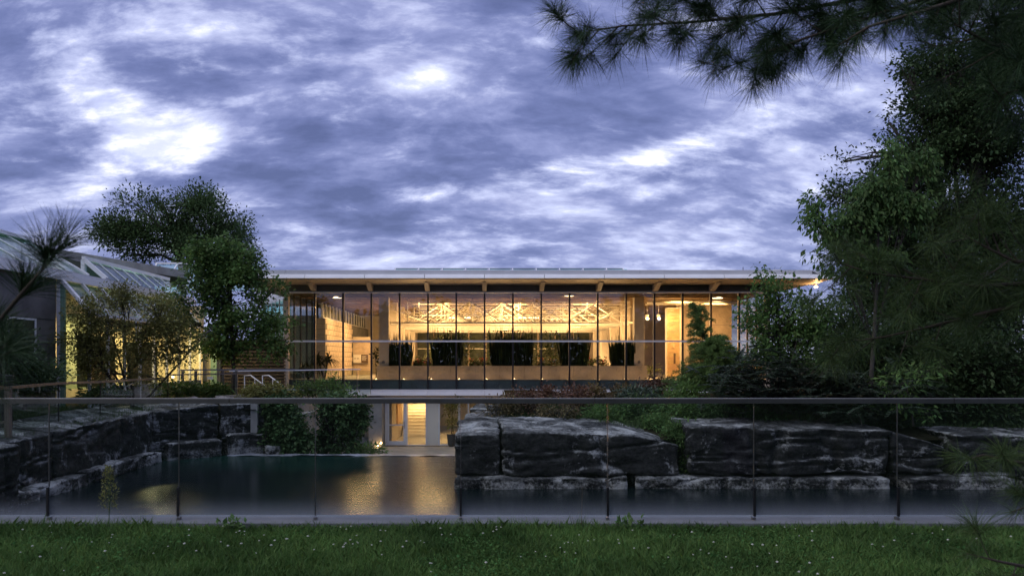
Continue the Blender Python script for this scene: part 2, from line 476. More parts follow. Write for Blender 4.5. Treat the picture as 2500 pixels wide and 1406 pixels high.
# ------------------------------------------------------------------ ground, pond
WZ = -2.04
TZ = -3.19
MB().box(-300, 300, -260, 6.72, -.6, -.055).build('lawn', 'lawn', kind='structure')
MB().box(-40, 40, 6.73, 7.10, -.4, .0).build('kerb', 'kerb', kind='structure')
MB().box(-40, 40, 6.75, 7.08, -2.6, -.405).build('retaining_wall', 'concrete_dark', kind='structure')
MB().box(-16, 40, 7.09, 28.0, WZ - .5, WZ).build('water', 'water', kind='structure')

def bank_z(x, y):
    if x < -6: return -.78 + .03 * max(0, min(18, y - 17))
    return -.98 + .115 * max(0, min(5.5, y - 21)) + .004 * max(0, y - 26.5) + .10 * math.sin(x * .9) * math.sin(y * .5)
def ground():
    mb = MB()
    def sheet(x0, x1, y0, y1, nx, ny, f):
        vs = []; fs = []
        for j in range(ny + 1):
            for i in range(nx + 1):
                x = x0 + (x1 - x0) * i / nx; y = y0 + (y1 - y0) * j / ny; vs.append((x, y, f(x, y)))
        for j in range(ny):
            for i in range(nx):
                a = j * (nx + 1) + i; fs.append((a, a + 1, a + nx + 2, a + nx + 1))
        mb.add(vs, fs)
    sheet(-40, -11.6, 7.2, 28.5, 16, 20, bank_z)
    sheet(-40, -8.4, 28.5, 41.0, 20, 10, bank_z)
    sheet(1.0, 40, 21.6, 41.2, 30, 16, bank_z)
    sheet(-.3, 1.0, 21.6, 27.6, 3, 6, bank_z)
    mb.add([(-2500, 62.5, -.3), (2500, 62.5, -.3), (2500, 3000, -.3), (-2500, 3000, -.3)], [(0, 1, 2, 3)])
    mb.add([(-2500, 7.2, -.45), (-40, 7.2, -.45), (-40, 62.5, -.3), (-2500, 62.5, -.3)], [(0, 1, 2, 3)])
    mb.add([(40, 7.2, -.45), (2500, 7.2, -.45), (2500, 62.5, -.3), (40, 62.5, -.3)], [(0, 1, 2, 3)])
    mb.add([(-40, 41.0, -.24), (-11, 41.0, -.24), (-11, 62.5, -.3), (-40, 62.5, -.3)], [(0, 1, 2, 3)])
    mb.add([(15.6, 41.2, -.24), (40, 41.2, -.24), (40, 62.5, -.3), (15.6, 62.5, -.3)], [(0, 1, 2, 3)])
    o = mb.build('ground', 'soil', kind='structure')
ground()
MB().box(-40, -11.75, 12.31, 28.4, -2.6, -.85).build('bank', 'soil', kind='structure')
MB().box(-40, -9.2, 28.9, 41.0, -3.3, -.55).build('bank', 'soil', kind='structure')
MB().box(.1, 40, 22.2, 27.5, -2.6, -.80).build('bank', 'soil', kind='structure')
MB().box(15.7, 40, 41.0, 41.3, -3.3, -.245).build('bank', 'soil', kind='structure')
MB().box(1.3, 40, 27.6, 41.0, -3.3, -.60).build('bank', 'soil', kind='structure')
MB().box(-8.6, 1.2, 28.6, 41.0, TZ - .3, TZ).build('terrace', 'terrace', kind='structure')
# the weir: a rough ledge the pond runs over
def weir():
    nx, ny = 120, 8; vs = []; fs = []
    for j in range(ny + 1):
        for i in range(nx + 1):
            x = -9.2 + 8.9 * i / nx; y = 27.75 + .85 * j / ny
            vs.append((x, y, 0))
    V = np.array(vs); n = fbm(V * np.array([2.0, 4.0, 1]), 4)
    edge = np.clip((V[:, 1] - 28.2 - .5 * (fbm(V * np.array([1.3, .01, 1]) + 9, 3) - .5)) / .25, 0, 1)
    V[:, 2] = WZ - .03 + .10 * n - edge * .25
    V[-(nx + 1):, 2] = TZ - .1
    for j in range(ny):
        for i in range(nx):
            a = j * (nx + 1) + i; fs.append((a, a + 1, a + nx + 2, a + nx + 1))
    MB().add([tuple(v) for v in V], fs).build('weir_ledge', 'water_edge', smooth=True, kind='structure')
weir()
# concrete side walls of the sunken court
MB().box(-8.6, -8.35, 28.6, 41.0, TZ, -.25).build('court_wall', 'concrete', kind='structure')
MB().box(1.0, 1.25, 27.7, 41.0, TZ, -.45).build('court_wall', 'concrete', kind='structure')
MB().box(-40, -11.65, 12, 12.3, WZ - .3, -.8).build('bank_wall', 'concrete_dark', kind='structure')

# left path
def ribbon(name, pts, wdt, mt, dz=.02):
    mb = MB(); vs = []
    for i, p in enumerate(pts):
        p = Vector(p); d = (Vector(pts[min(i + 1, len(pts) - 1)]) - Vector(pts[max(i - 1, 0)])).normalized()
        s = Vector((d.y, -d.x, 0)) * wdt / 2
        for q in (p - s, p + s): vs.append((q.x, q.y, bank_z(q.x, q.y) + dz))
    n = len(pts); vs2 = [(x, y, z - .25) for x, y, z in vs]
    fs = [(2 * i, 2 * i + 1, 2 * i + 3, 2 * i + 2) for i in range(n - 1)]
    fs += [(2 * n + 2 * i, 2 * i, 2 * i + 2, 2 * n + 2 * i + 2) for i in range(n - 1)] + [(2 * i + 1, 2 * n + 2 * i + 1, 2 * n + 2 * i + 3, 2 * i + 3) for i in range(n - 1)]
    return mb.add(vs + vs2, fs).build(name, mt, kind='structure')
ribbon('path', [(-16, 18, 0), (-14.6, 21.5, 0), (-13.8, 25, 0), (-13.0, 29, 0), (-11.5, 31.4, 0), (-9.8, 32.3, 0), (-8.7, 33, 0)], 1.5, 'path', .05)

# ------------------------------------------------------------------ rocks
def rock(name, label, A, B, depth, z0, z1, group, seed, res=.07, rnd=.07, amp=.11, dip=0.0, z1b=None, curve=1.0):
    """A-B: the front foot line (x, y); the block goes back from it by depth; top height z1 at A and z1b at B"""
    A = np.array(A, float); B = np.array(B, float); L = np.linalg.norm(B - A); ex = (B - A) / L; ey = np.array([-ex[1], ex[0]])
    z1b = z1 if z1b is None else z1b; H = max(z1, z1b) - z0
    nx, ny, nz = max(4, int(L / res)), max(4, int(depth / res)), max(3, int(H / (res * .7)))
    idx = {}; V = []; Fc = []
    def vid(i, j, k):
        key = (i, j, k)
        if key not in idx: idx[key] = len(V); V.append((i / nx, j / ny, k / nz))
        return idx[key]
    for k in range(nz):
        for i in range(nx):
            Fc.append((vid(i, 0, k), vid(i + 1, 0, k), vid(i + 1, 0, k + 1), vid(i, 0, k + 1)))
            Fc.append((vid(i + 1, ny, k), vid(i, ny, k), vid(i, ny, k + 1), vid(i + 1, ny, k + 1)))
        for j in range(ny):
            Fc.append((vid(0, j + 1, k), vid(0, j, k), vid(0, j, k + 1), vid(0, j + 1, k + 1)))
            Fc.append((vid(nx, j, k), vid(nx, j + 1, k), vid(nx, j + 1, k + 1), vid(nx, j, k + 1)))
    for j in range(ny):
        for i in range(nx):
            Fc.append((vid(i, j, nz), vid(i + 1, j, nz), vid(i + 1, j + 1, nz), vid(i, j + 1, nz)))
            Fc.append((vid(i, j + 1, 0), vid(i + 1, j + 1, 0), vid(i + 1, j, 0), vid(i, j, 0)))
    U = np.array(V); Q = np.empty_like(U)
    Q[:, 0] = U[:, 0] * L; Q[:, 1] = U[:, 1] * depth
    top = z1 + (z1b - z1) * U[:, 0] ** curve
    Q[:, 2] = z0 + U[:, 2] * (top - z0)
    ctr = np.array([L / 2, depth / 2, (z0 + max(z1, z1b)) / 2]); half = np.array([L / 2, depth / 2, H / 2])
    r = min(rnd, half.min() * .9)
    d = Q - ctr; inner = np.clip(d, -(half - r), half - r); off = d - inner; ln = np.linalg.norm(off, axis=1)
    nrm = np.where(ln[:, None] > 1e-6, off / np.maximum(ln, 1e-6)[:, None], d / np.linalg.norm(d, axis=1)[:, None])
    Q = ctr + inner + np.where(ln[:, None] > 1e-6, nrm * np.minimum(ln, r)[:, None], 0)
    W = np.empty_like(Q); W[:, :2] = A + Q[:, :1] * ex + Q[:, 1:2] * ey; W[:, 2] = Q[:, 2]
    S = W + seed * 3.7
    n1 = fbm(S * .8, 4) - .5; n2 = fbm(S * np.array([.5, .5, 5.0]), 4) - .5; n3 = fbm(S * 4.0, 3) - .5
    lay = fbm(np.column_stack([S[:, 0] * .25, S[:, 1] * .25, S[:, 2] * 1.5 + .5 * n1]), 2)
    crack = np.exp(-((lay - .5) / .015) ** 2) + .8 * np.exp(-((lay - .60) / .014) ** 2)
    vc = fbm(np.column_stack([S[:, 0] * .9, S[:, 1] * .9, S[:, 2] * .15]) + 5, 2); vcrack = np.exp(-((vc - .55) / .016) ** 2)
    # stepped ledges: quantised strata push whole bands in or out
    band = np.floor(lay * 14) / 14; step = fbm(np.column_stack([S[:, 0] * .35, S[:, 1] * .35, band * 30]), 2) - .5
    n4 = fbm(S * np.array([1.8, 1.8, 2.6]) + 31, 4) - .5
    disp = .75 * amp * n1 * 2 + .2 * amp * n2 + amp * .9 * step + 1.1 * amp * n4 + .11 * n3 - .085 * crack * (.3 + 1.4 * vnoise(S * .9)) - .13 * vcrack
    nw = np.empty_like(nrm); nw[:, :2] = nrm[:, :1] * ex + nrm[:, 1:2] * ey; nw[:, 2] = nrm[:, 2]
    hz = np.where(np.abs(nrm[:, 2]) > .8, .55, 1.0)
    W = W + nw * (disp * hz)[:, None]
    W[:, 2] += dip * Q[:, 1] * np.clip(U[:, 2], 0, 1)
    me = bpy.data.meshes.new(name); me.from_pydata([tuple(v) for v in W], [], Fc)
    me.polygons.foreach_set('use_smooth', [True] * len(me.polygons)); me.update()
    o = link(name, me, 'rock'); tag(o, label, 'rock', group); return o

gl = 'limestone blocks of the left pond wall'; gr = 'limestone blocks of the right pond wall'
LB = [
    ((-11.0, 16.3), (-10.72, 18.05), 1.4, WZ - .3, -.62, 'nearest block of the left pond wall, cut by the photo edge, with pale lower end', 1, -.60),
    ((-11.25, 18.1), (-11.3, 20.35), 1.5, -1.75, -.60, 'short dark left-wall block with whitened rim beside the nearest block', 2, -.56),
    ((-11.3, 20.4), (-11.3, 26.55), 1.7, -1.72, -.55, 'longest dark block of the left wall with white flat top and a long horizontal crack', 3, -.42),
    ((-11.35, 26.45), (-9.6, 28.15), 2.0, -1.75, -.44, 'upper left-wall block with vertical white streaks, between the longest block and the ivy-side block', 4, -.28),
    ((-9.58, 28.17), (-8.1, 28.85), 2.0, -1.6, -.30, 'last upper block of the left wall beside the ivy bush', 5, -.24),
]
for A, B, dp, z0, z1, lab, sd_, zb in LB:
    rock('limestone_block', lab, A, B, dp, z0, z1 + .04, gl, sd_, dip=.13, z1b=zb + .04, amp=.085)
LL = [((-10.98, 17.9), (-10.9, 21.4), .9, -1.72, 'low pale ledge stone at the waterline under the short left-wall block', 6),
      ((-10.9, 21.5), (-10.85, 26.3), .9, -1.66, 'long low ledge stone with white top under the longest left-wall block', 7),
      ((-10.75, 26.5), (-9.3, 27.75), 1.0, -1.45, 'pale ledge stone with a white ledge line under the streaked left-wall block', 8),
      ((-9.2, 27.8), (-7.95, 28.5), 1.0, -1.28, 'lower corner stone at the water end of the left wall, next to the ivy', 9)]
for A, B, dp, z1, lab, sd_ in LL:
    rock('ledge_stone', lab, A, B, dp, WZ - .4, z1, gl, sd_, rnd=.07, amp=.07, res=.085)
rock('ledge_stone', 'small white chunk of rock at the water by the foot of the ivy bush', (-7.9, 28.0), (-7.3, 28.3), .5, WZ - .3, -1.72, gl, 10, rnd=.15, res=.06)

RB = [
    ((-.80, 20.95), (.44, 20.95), 3.2, -1.72, -.62, 'square left end block of the right pond wall with pale top edge', 21, -.60, .05),
    ((.50, 20.9), (5.30, 21.0), 3.0, -1.72, -.55, 'longest right-wall block with rounded sloping top, beside the square end block', 22, -.95, .06),
    ((5.52, 20.9), (10.9, 20.9), 2.6, -1.70, -.40, 'broad flat dark right-wall block right of the mossy gap', 23, -.52, .03),
    ((10.95, 20.95), (12.35, 20.95), 2.2, -1.70, -.50, 'stepped dark block at the right end of the broad flat block', 24, -.95, .03),
    ((12.7, 21.0), (16.2, 21.0), 2.2, -1.80, -.62, 'dim right-wall block behind the lower pine twig', 25, -.7, .03),
]
for A, B, dp, z0, z1, lab, sd_, zb, di in RB:
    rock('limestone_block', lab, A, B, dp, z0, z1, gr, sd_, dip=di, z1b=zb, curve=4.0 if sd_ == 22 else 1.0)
RL = [((-.78, 20.72), (3.82, 20.72), 1.2, 'long ledge stone at the waterline under the square end block', 26),
      ((4.0, 20.74), (10.8, 20.74), 1.2, 'longest waterline ledge stone, under the mossy gap and the broad block', 27),
      ((11.25, 20.65), (14.1, 20.65), 1.2, 'separate pale ledge stone at the waterline near the lower pine twig', 28),
      ((14.4, 20.8), (18.5, 20.8), 1.2, 'dark ledge stone at the waterline behind the lower pine twig', 29)]
for A, B, dp, lab, sd_ in RL:
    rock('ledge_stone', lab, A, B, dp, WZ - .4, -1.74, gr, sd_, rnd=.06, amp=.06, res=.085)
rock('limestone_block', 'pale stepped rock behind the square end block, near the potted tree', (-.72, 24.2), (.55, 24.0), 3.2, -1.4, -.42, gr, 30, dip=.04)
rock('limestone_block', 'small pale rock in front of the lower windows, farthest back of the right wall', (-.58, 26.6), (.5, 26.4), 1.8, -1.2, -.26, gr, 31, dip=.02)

# ------------------------------------------------------------------ front guard
gy = 6.88
guard = thing('glass_guard', 'long frameless glass guard with steel handrail on the kerb before the pond', 'glass railing', (0, gy, 0))
sc = F / gy
def gx(px): return (px - CX) * gy / F
joints = [-960, -600, -240, 120, 437, 770, 1125, 1483, 1840, 2190, 2550, 2910, 3270, 3630]
for a, b in zip(joints[:-1], joints[1:]):
    MB().box(gx(a) + .006, gx(b) - .006, gy - .007, gy + .007, .028, 1.03).build('glass_panel', 'guard_glass', guard)
segs = [-960, -320, 562, 1450, 2325, 3200, 3630]
for a, b in zip(segs[:-1], segs[1:]):
    mb = MB(); x0, x1 = gx(a) + .003, gx(b) - .003; y0, y1, z0, z1, r = gy - .028, gy + .028, 1.028, 1.075, .006
    mb.prism([(y0, z0), (y1, z0), (y1, z1 - r), (y1 - r, z1), (y0 + r, z1), (y0, z1 - r)], 'x', x0, x1)
    mb.build('handrail', 'rail_steel', guard)
for p in joints[1:-1]:
    x = gx(p)
    if p != 770:
        MB().box(x - .009, x + .009, gy - .034, gy - .012, .036, .29).build('clamp_fin', 'black_metal', guard)
    MB().box(x - .0015, x + .0015, gy - .009, gy + .009, .29 if p != 770 else .035, 1.027).build('joint_seal', 'steel', guard)
    MB().box(x - .013, x + .013, gy - .02, gy + .03, .0, .026).build('base_clip', 'steel', guard)

# ------------------------------------------------------------------ pavilion
Y0, YF = 41.3, 38.86
def fz(py, Y=Y0): return EYE + (CY - py) * Y / F
def fx(px, Y=Y0): return (px - CX) * Y / F
pav = thing('glass_pavilion', 'long low glass pavilion with overhanging flat roof and warm lit hall', 'building', (2.2, Y0, -.2))
K0, K1, MODX = -7, 10, 1.5
XL, XR = K0 * MODX, K1 * MODX
ZT, ZM, ZB, ZG = fz(716), fz(833), fz(950), fz(928)
FL = .30
RX0, RX1 = -13.15, 17.65
# roof
MB().box(RX0 + .9, RX1 - .9, YF + .5, 63, 5.50, 5.86).build('roof', 'fascia_top', pav)
edges = [RX0] + [k * 3.0 for k in range(-4, 6)] + [RX1]
edges = sorted(set(round(e, 3) for e in edges))
for a, b in zip(edges[:-1], edges[1:]):
    mb = MB(); mb.prism([(YF, 5.45), (YF + .18, 5.45), (YF + .30, 5.66), (YF + .16, 5.66)], 'x', a + .012, b - .012)
    mb.build('fascia_panel', 'fascia', pav)
    MB().box(a + .02, b - .02, YF + .05, YF + .62, 5.44, 5.445).build('drip_edge', 'fascia_top', pav)
for a, b in zip([RX0 + 1.2, -10, 7.8], [-10, 7.8, RX1 - 1.2]):
    MB().box(a + .006, b - .006, YF + .20, YF + .48, 5.665, 5.875).build('gravel_stop', 'fascia_top', pav)
MB().prism([(RX0, 5.45), (RX0 + .26, 5.45), (RX0 + 1.2, 5.86), (RX0 + .95, 5.86)], 'y', YF + .31, 63).build('side_fascia', 'fascia', pav)
MB().prism([(RX1, 5.45), (RX1 - .26, 5.45), (RX1 - 1.2, 5.86), (RX1 - .95, 5.86)], 'y', YF + .31, 63).build('side_fascia', 'fascia', pav)
# soffit: two panels a bay, slightly rising to the edge
sx = [RX0 + .25] + [k * 1.5 for k in range(-8, 12)] + [RX1 - .25]
for a, b in zip(sx[:-1], sx[1:]):
    MB().slab((a + .008, Y0 - .06, 5.36), (b - .008, Y0 - .06, 5.36), (b - .008, YF + .20, 5.448), (a + .008, YF + .20, 5.448), -.03).build('soffit_panel', 'soffit', pav)
MB().box(RX0 + .26, XL - .02, Y0 - .05, 62.5, 5.38, 5.44).build('side_soffit', 'soffit', pav)
MB().box(XR + .02, RX1 - .26, Y0 - .05, 62.5, 5.38, 5.44).build('side_soffit', 'soffit', pav)
MB().box(XL - .02, XR + .02, Y0 - .02, Y0 + .2, 5.0, 5.37).build('fascia_band', 'dark_band', pav)
MB().box(XL - .05, XR + .05, Y0 - .10, Y0 + .12, ZT, 4.985).build('head_frame', 'white_metal', pav)
for k in range(-6, 11, 2):
    x = k * MODX
    MB().prism([(Y0 - .03, 5.0), (Y0 - .03, 5.345), (Y0 - 1.45, 5.40), (Y0 - 1.45, 5.34), (Y0 - .45, 5.0)], 'x', x - .11, x + .11).build('bracket', 'soffit', pav)
for k in range(-6, 11, 2):
    MB().box(k * MODX - .25, k * MODX + .10, Y0 - .13, Y0 - .03, 4.985, 5.0).build('track_plate', 'black_metal', pav)
# glazing
for k in range(K0, K1):
    x0, x1 = k * MODX + .045, (k + 1) * MODX - .045
    for z0, z1 in ((ZB, ZM - .045), (ZM + .045, ZT)):
        MB().box(x0, x1, Y0 - .006, Y0 + .006, z0, z1).build('glass_pane', 'facade_glass', pav)
for k in range(K0 + 1, K1):
    x = k * MODX
    MB().box(x - .042, x + .042, Y0 - .10, Y0 + .02, ZB, ZT - .003).build('mullion', 'black_metal', pav)
    MB().box(x - .03, x + .03, Y0 + .022, Y0 + .16, FL, ZT - .003).build('mullion_back', 'warm_white', pav)
MB().box(XL - .02, XR + .02, Y0 - .14, Y0 - .102, ZM - .045, ZM + .045).build('transom', 'white_metal', pav)
MB().box(XL - .12, XL + .12, Y0 - .09, Y0 + .15, -.19, ZT - .003).build('corner_post', 'soffit', pav)
MB().box(XR - .12, XR + .12, Y0 - .09, Y0 + .15, -.19, ZT - .003).build('corner_post', 'soffit', pav)
# side glazing
for s, X in (('l', XL), ('r', XR)):
    for k in range(9):
        y0 = Y0 + .16 + k * 1.5
        MB().box(X - .006, X + .006, y0, y0 + 1.44, -.1, ZT).build('side_glass_pane', 'facade_glass', pav)
        MB().box(X - .05, X + .05, y0 + 1.442, y0 + 1.498, -.1, ZT).build('side_mullion', 'brown_steel', pav)
# floor slab, spandrel behind the lowest glass
MB().box(XL, XR, Y0 + .17, 62, FL - .2, FL).build('hall_floor', 'terrace', pav)
for k in range(K0, K1):
    sp = MB().box(k * MODX + .05, (k + 1) * MODX - .05, Y0 + .03, Y0 + .10, ZB + .01, FL - .03).build('spandrel_panel', 'spandrel', pav)
    xm = (k + .5) * MODX
    mb = MB()
    for (a, b, c, d) in ((-.19, .19, .030, .045), (-.19, .19, -.045, -.030), (-.19, -.175, -.03, .03), (.175, .19, -.03, .03)):
        mb.box(xm + a, xm + b, Y0 + .018, Y0 + .029, -.03 + c, -.03 + d)
    mb.build('vent', 'steel', sp)
MB().box(XL, XR, Y0 + .02, Y0 + .165, FL - .028, FL + .02).build('sill', 'dark_band', pav)
# slab edge
for k in range(K0 + 2, K1):
    a, b = k * MODX + .006, (k + 1) * MODX - .006
    MB().prism([(Y0 - .32, -.50), (Y0 - .1, -.50), (Y0 - .1, -.29), (Y0 - .24, -.29)], 'x', a, b).build('edge_panel', 'fascia', pav)
    MB().box(a - .004, b + .004, Y0 - .22, Y0 + .02, -.285, -.195).build('edge_cap', 'fascia', pav)
MB().box(-8.3, XR, Y0 - .09, 62, -.62, -.51).build('lower_ceiling', 'plaster', pav)
# hall interior
HX0, HX1 = -5.6, 8.6
for i in range(14):
    y = 42.3 + i * 1.45
    MB().box(XL + .1, XR - .1, y, y + .16, 4.86, 5.08).build('purlin', 'ceiling_wood', pav)
MB().box(XL + .02, XR - .02, Y0 + .21, 62, 5.22, 5.30).build('hall_ceiling', 'ceiling_wood', pav)
for i, y in enumerate((43.5, 47.6, 51.7, 55.8, 59.5)):
    for X in (HX0, HX1):
        c = MB().box(X - .27, X + .27, y - .25, y + .25, FL, 4.86).build('column', 'plaster', pav)
        if i == 0:
            MB().lathe((0, 0, 0), [(.085, 0), (.085, .02)], 16).build('wall_disc', 'steel', c).matrix_local = Matrix.Translation((X - .02, y - .252, 1.75 - .5)) @ Matrix.Rotation(PI / 2, 4, 'X')
# white trusses
for i, y in enumerate((44.4, 46.5, 48.6, 50.7, 52.8, 55.0, 57.2, 59.6)):
    mb = MB(); zb, zt = 3.48, 4.68
    mb.tube([(HX0, y, zb), (HX1, y, zb)], .058, 6); mb.tube([(HX0 + 1.2, y, zt), (HX1 - .3, y, zt)], .050, 6)
    n = 7; st = (HX1 - HX0 - 1.5) / n
    for k in range(n):
        xa = HX0 + 1.2 + k * st; xb = xa + st
        mb.tube([(xa, y, zt), (xb, y, zb)], .032, 5); mb.tube([(xa, y + .09, zb), (xb, y + .09, zt)], .032, 5)
        if k % 2 == i % 2: mb.tube([(xa, y, zb), (xa, y, zt + .2)], .03, 5)
    mb.tube([(HX0 + .25, y - .12, 4.3 - .1 * i), (HX0 + 2.6, y - .12, zb)], .02, 5); mb.tube([(HX1 - .25, y - .12, 4.4), (HX1 - 2.4, y - .12, zb)], .026, 5)
    mb.build('truss', 'warm_white', pav, smooth=True)
for i, (x, y, w_) in enumerate(((-2.3, 45.6, 1.6), (1.8, 46.4, 1.0), (-1.5, 49, 1.2), (5.2, 48.4, 1.4), (3.0, 53, 1.2))):
    mb = MB(); mb.tube([(x, y, 3.9), (x, y, 4.65), (x + w_, y, 4.65)], .035, 8); mb.tube([(x + .22, y, 4.9), (x + .22, y, 3.55), (x + .22 + w_ * .7, y, 3.55)], .03, 8)
    mb.tube([(x + .1 + .18 * math.cos(t), y, 4.45 + .12 * math.sin(t)) for t in np.linspace(0, 6.28, 12)], .03, 6)
    mb.build('service_pipe', 'warm_white', pav, smooth=True)
for i, (y, z, xa, xb) in enumerate(((45.4, 3.95, -4.6, 8.4), (47.9, 4.25, -5.2, 7.2), (49.4, 3.75, -3.0, 8.4), (51.8, 4.1, -5.3, 8.3), (54.0, 3.85, -5.3, 6.0), (56.2, 4.3, -5.3, 8.3), (58.6, 3.95, -5.3, 8.3), (60.4, 3.55, -5.3, 8.3))):
    mb = MB(); mb.tube([(xa, y, z), (xb, y, z)], .03, 6)
    for k in range(5):
        x = xa + (xb - xa) * (k + .3 + .3 * math.sin(i * 3 + k)) / 5; mb.tube([(x, y, z), (x, y, 4.86)], .012, 4)
    mb.build('pipe_run', 'warm_white', pav, smooth=True)
# back wall: dark windows onto greenery between pale posts
bw = MB().box(XL, XR, 62.0, 62.2, FL, 5.2).build('back_wall', 'board', pav)
xs = np.linspace(HX0 + .2, HX1 - .2, 11)
for a, b in zip(xs[:-1], xs[1:]):
    wn = MB().box(a + .08, b - .08, 61.93, 61.99, .9, 3.50).build('back_window', 'night_green', bw)
    MB().box(a + .07, b - .07, 61.90, 61.928, 2.2, 2.26).build('window_bar', 'warm_white', wn)
MB().box(XL, HX0 - .3, 61.9, 61.99, FL, 4.86).build('rear_panel', 'plaster', pav)
# block wall at the left of the hall
blw = MB().box(-9.85, -9.22, 45.02, 61.8, FL, 3.76).build('block_wall', 'concrete_dark', pav)
bme = MB().box(-.012, .0, -.388, .388, -.144, .144).mesh('block'); bme.materials.append(M['block'])
for r in range(11):
    z = FL + .16 + r * .316
    off = .4 if r % 2 else 0
    for k in range(12):
        y = 45.02 + .40 + off + k * .81
        if y > 54.2: continue
        o = link('block', bme, None, blw); o.location = (-9.205, y, z)
fme = MB().box(-.305, .305, -.012, 0, -.150, .150).mesh('block'); fme.materials.append(M['block'])
for r in range(11):
    o = link('block', fme, None, blw); o.location = (-9.535, 45.015, FL + .16 + r * .316)
# clerestory over the block wall
cl = MB().box(-9.6, -9.35, 45.2, 61.8, 3.77, 3.85).build('clerestory', 'white_metal', pav)
for k in range(15):
    y = 45.3 + k * 1.1
    MB().box(-9.50, -9.47, y + .05, y + 1.05, 3.853, 4.6).build('clerestory_pane', 'night_green', cl)
    MB().box(-9.52, -9.40, y - .03, y + .03, 3.853, 4.7).build('clerestory_post', 'white_metal', cl)
# facing wall with the sign
MB().box(-9.2, -7.9, 54.4, 54.8, FL, 2.95).build('facing_wall', 'block', pav)
fw = MB().box(-9.2, -7.9, 54.30, 54.39, 2.62, 2.95).build('lintel', 'plaster', pav)
fme2 = MB().box(-.30, .30, -.012, 0, -.150, .150).mesh('block'); fme2.materials.append(M['block'])
for r in range(7):
    for k in range(2):
        o = link('block', fme2, None, pav); o.location = Vector((-8.88 + k * .62, 54.388, FL + .16 + r * .316)) - pav.location
sgn = thing('wall_sign', 'two part white and brown notice board on the pale block wall', 'sign', (-8.55, 54.3, 1.1))
MB().box(-9.15, -8.62, 54.31, 54.35, 1.15, 1.72).build('white_panel', 'sign_white', sgn)
MB().box(-8.61, -8.14, 54.31, 54.35, 1.15, 1.72).build('brown_panel', 'sign_brown', sgn)
mb = MB()
for i in range(5): mb.box(-8.55, -8.25 + .05 * math.sin(i * 4), 54.300, 54.309, 1.60 - i * .07, 1.625 - i * .07)
mb.build('text_lines', 'sign_white', sgn, kind='stuff')
mb = MB()
for a in (-9.1, -8.9): mb.box(a, a + .14, 54.300, 54.309, 1.42, 1.48)
mb.build('text_blocks', 'sign_ink', sgn)
MB().box(-9.18, -8.12, 54.28, 54.36, 1.06, 1.14).build('ledge', 'steel', sgn)
# timber slat wall and right-hand rooms
sw = MB().box(10.72, 11.42, 45.6, 46.2, FL, 4.42).build('slat_wall', 'warm_white', pav)
mb = MB()
for i in range(58): mb.box(10.66, 11.40, 45.50, 45.59, FL + .02 + i * .07, FL + .065 + i * .07)
mb.build('timber_slats', 'wood_slat', sw, kind='stuff')
MB().box(11.42, 11.52, 45.3, 46.2, FL, 4.46).build('slat_frame', 'warm_white', sw)
MB().box(11.05, 11.16, 45.47, 45.495, 1.15, 1.75).build('sign_plate', 'sign_brown', sw)
MB().box(11.0, 11.14, 45.47, 45.495, 2.05, 2.30).build('alarm_box', 'wood_slat', sw)
rw = MB().box(11.54, XR - .2, 46.6, 46.8, FL, 4.86).build('right_wall', 'concrete_int', pav)
for z in (1.35, 2.4, 3.45): MB().box(11.55, XR - .21, 46.585, 46.599, z, z + .012).build('wall_joint', 'dark_band', rw)
MB().box(12.25, 12.6, 46.57, 46.598, .95, 1.85).build('dark_panel', 'sign_brown', rw)
MB().box(12.9, 14.1, 46.57, 46.598, FL, 2.5).build('dark_door', 'sign_brown', rw)
MB().box(12.55, 12.65, 46.53, 46.598, 3.05, 3.13).build('wall_light', 'pale_glow', rw)
MB().box(12.55, 12.65, 46.53, 46.598, 2.83, 2.91).build('wall_light', 'pale_glow', rw)
MB().box(9.0, 10.7, 52.0, 52.2, FL, 4.86).build('far_room_wall', 'concrete_int', pav)
for k, (x, y) in enumerate(((8.95, 58), (8.95, 54.4), (9.4, 51.95))):
    MB().box(x - .02, x + .02 + .25, y - .2, y - .15, 1.4, 3.4).build('narrow_window', 'night_green', pav)
mb = MB()
mb.tube([(9.2, 44.0, 4.62), (15, 44.0, 4.62)], .06, 8); mb.tube([(9.2, 44.5, 4.55), (15, 44.5, 4.55)], .04, 8)
mb.build('service_pipe', 'warm_white', pav, smooth=True)
# skylight on the roof, safety line
skl = MB().box(-5.7, 9.0, 46.0, 46.2, 5.865, 5.93).build('skylight', 'white_metal', pav)
for k in range(10):
    a = -5.6 + k * 1.46
    MB().slab((a + .04, 46.1, 5.93), (a + 1.42, 46.1, 5.93), (a + 1.46 + (-.25 if k < 9 else -.5) * .3, 48.5, 7.02), (a + .1, 48.5, 7.02), .03).build('skylight_pane', 'roof_glass', skl)
    MB().bar((a, 46.1, 5.92), (a + .05, 48.5, 7.04), .05, .06).build('skylight_bar', 'white_metal', skl)
MB().bar((9.0, 46.1, 5.92), (8.6, 48.5, 7.04), .05, .06).build('skylight_bar', 'white_metal', skl)
MB().bar((-5.6, 48.5, 7.04), (8.6, 48.5, 7.04), .05, .05).build('ridge_bar', 'dark_band', skl)
MB().box(-5.7, 9.0, 48.55, 52, 5.87, 6.9).build('skylight_back', 'white_metal', skl)
ln = thing('roof_safety_line', 'thin grey safety cable strung on small stands along the pavilion roof edge', 'cable', (2, 40.2, 5.88))
ends = [fx(748, 40.2), fx(910, 40.2), fx(1040, 40.2), fx(1300, 40.2), fx(1573, 40.2), fx(1742, 40.2)]
for a in ends:
    mb = MB(); mb.box(a - .09, a + .09, 40.1, 40.3, 5.877, 5.90); mb.tube([(a - .06, 40.2, 5.90), (a - .06, 40.2, 6.0)], .012, 6); mb.tube([(a + .06, 40.2, 5.90), (a + .06, 40.2, 6.0)], .012, 6); mb.build('stand', 'dark_band', ln)
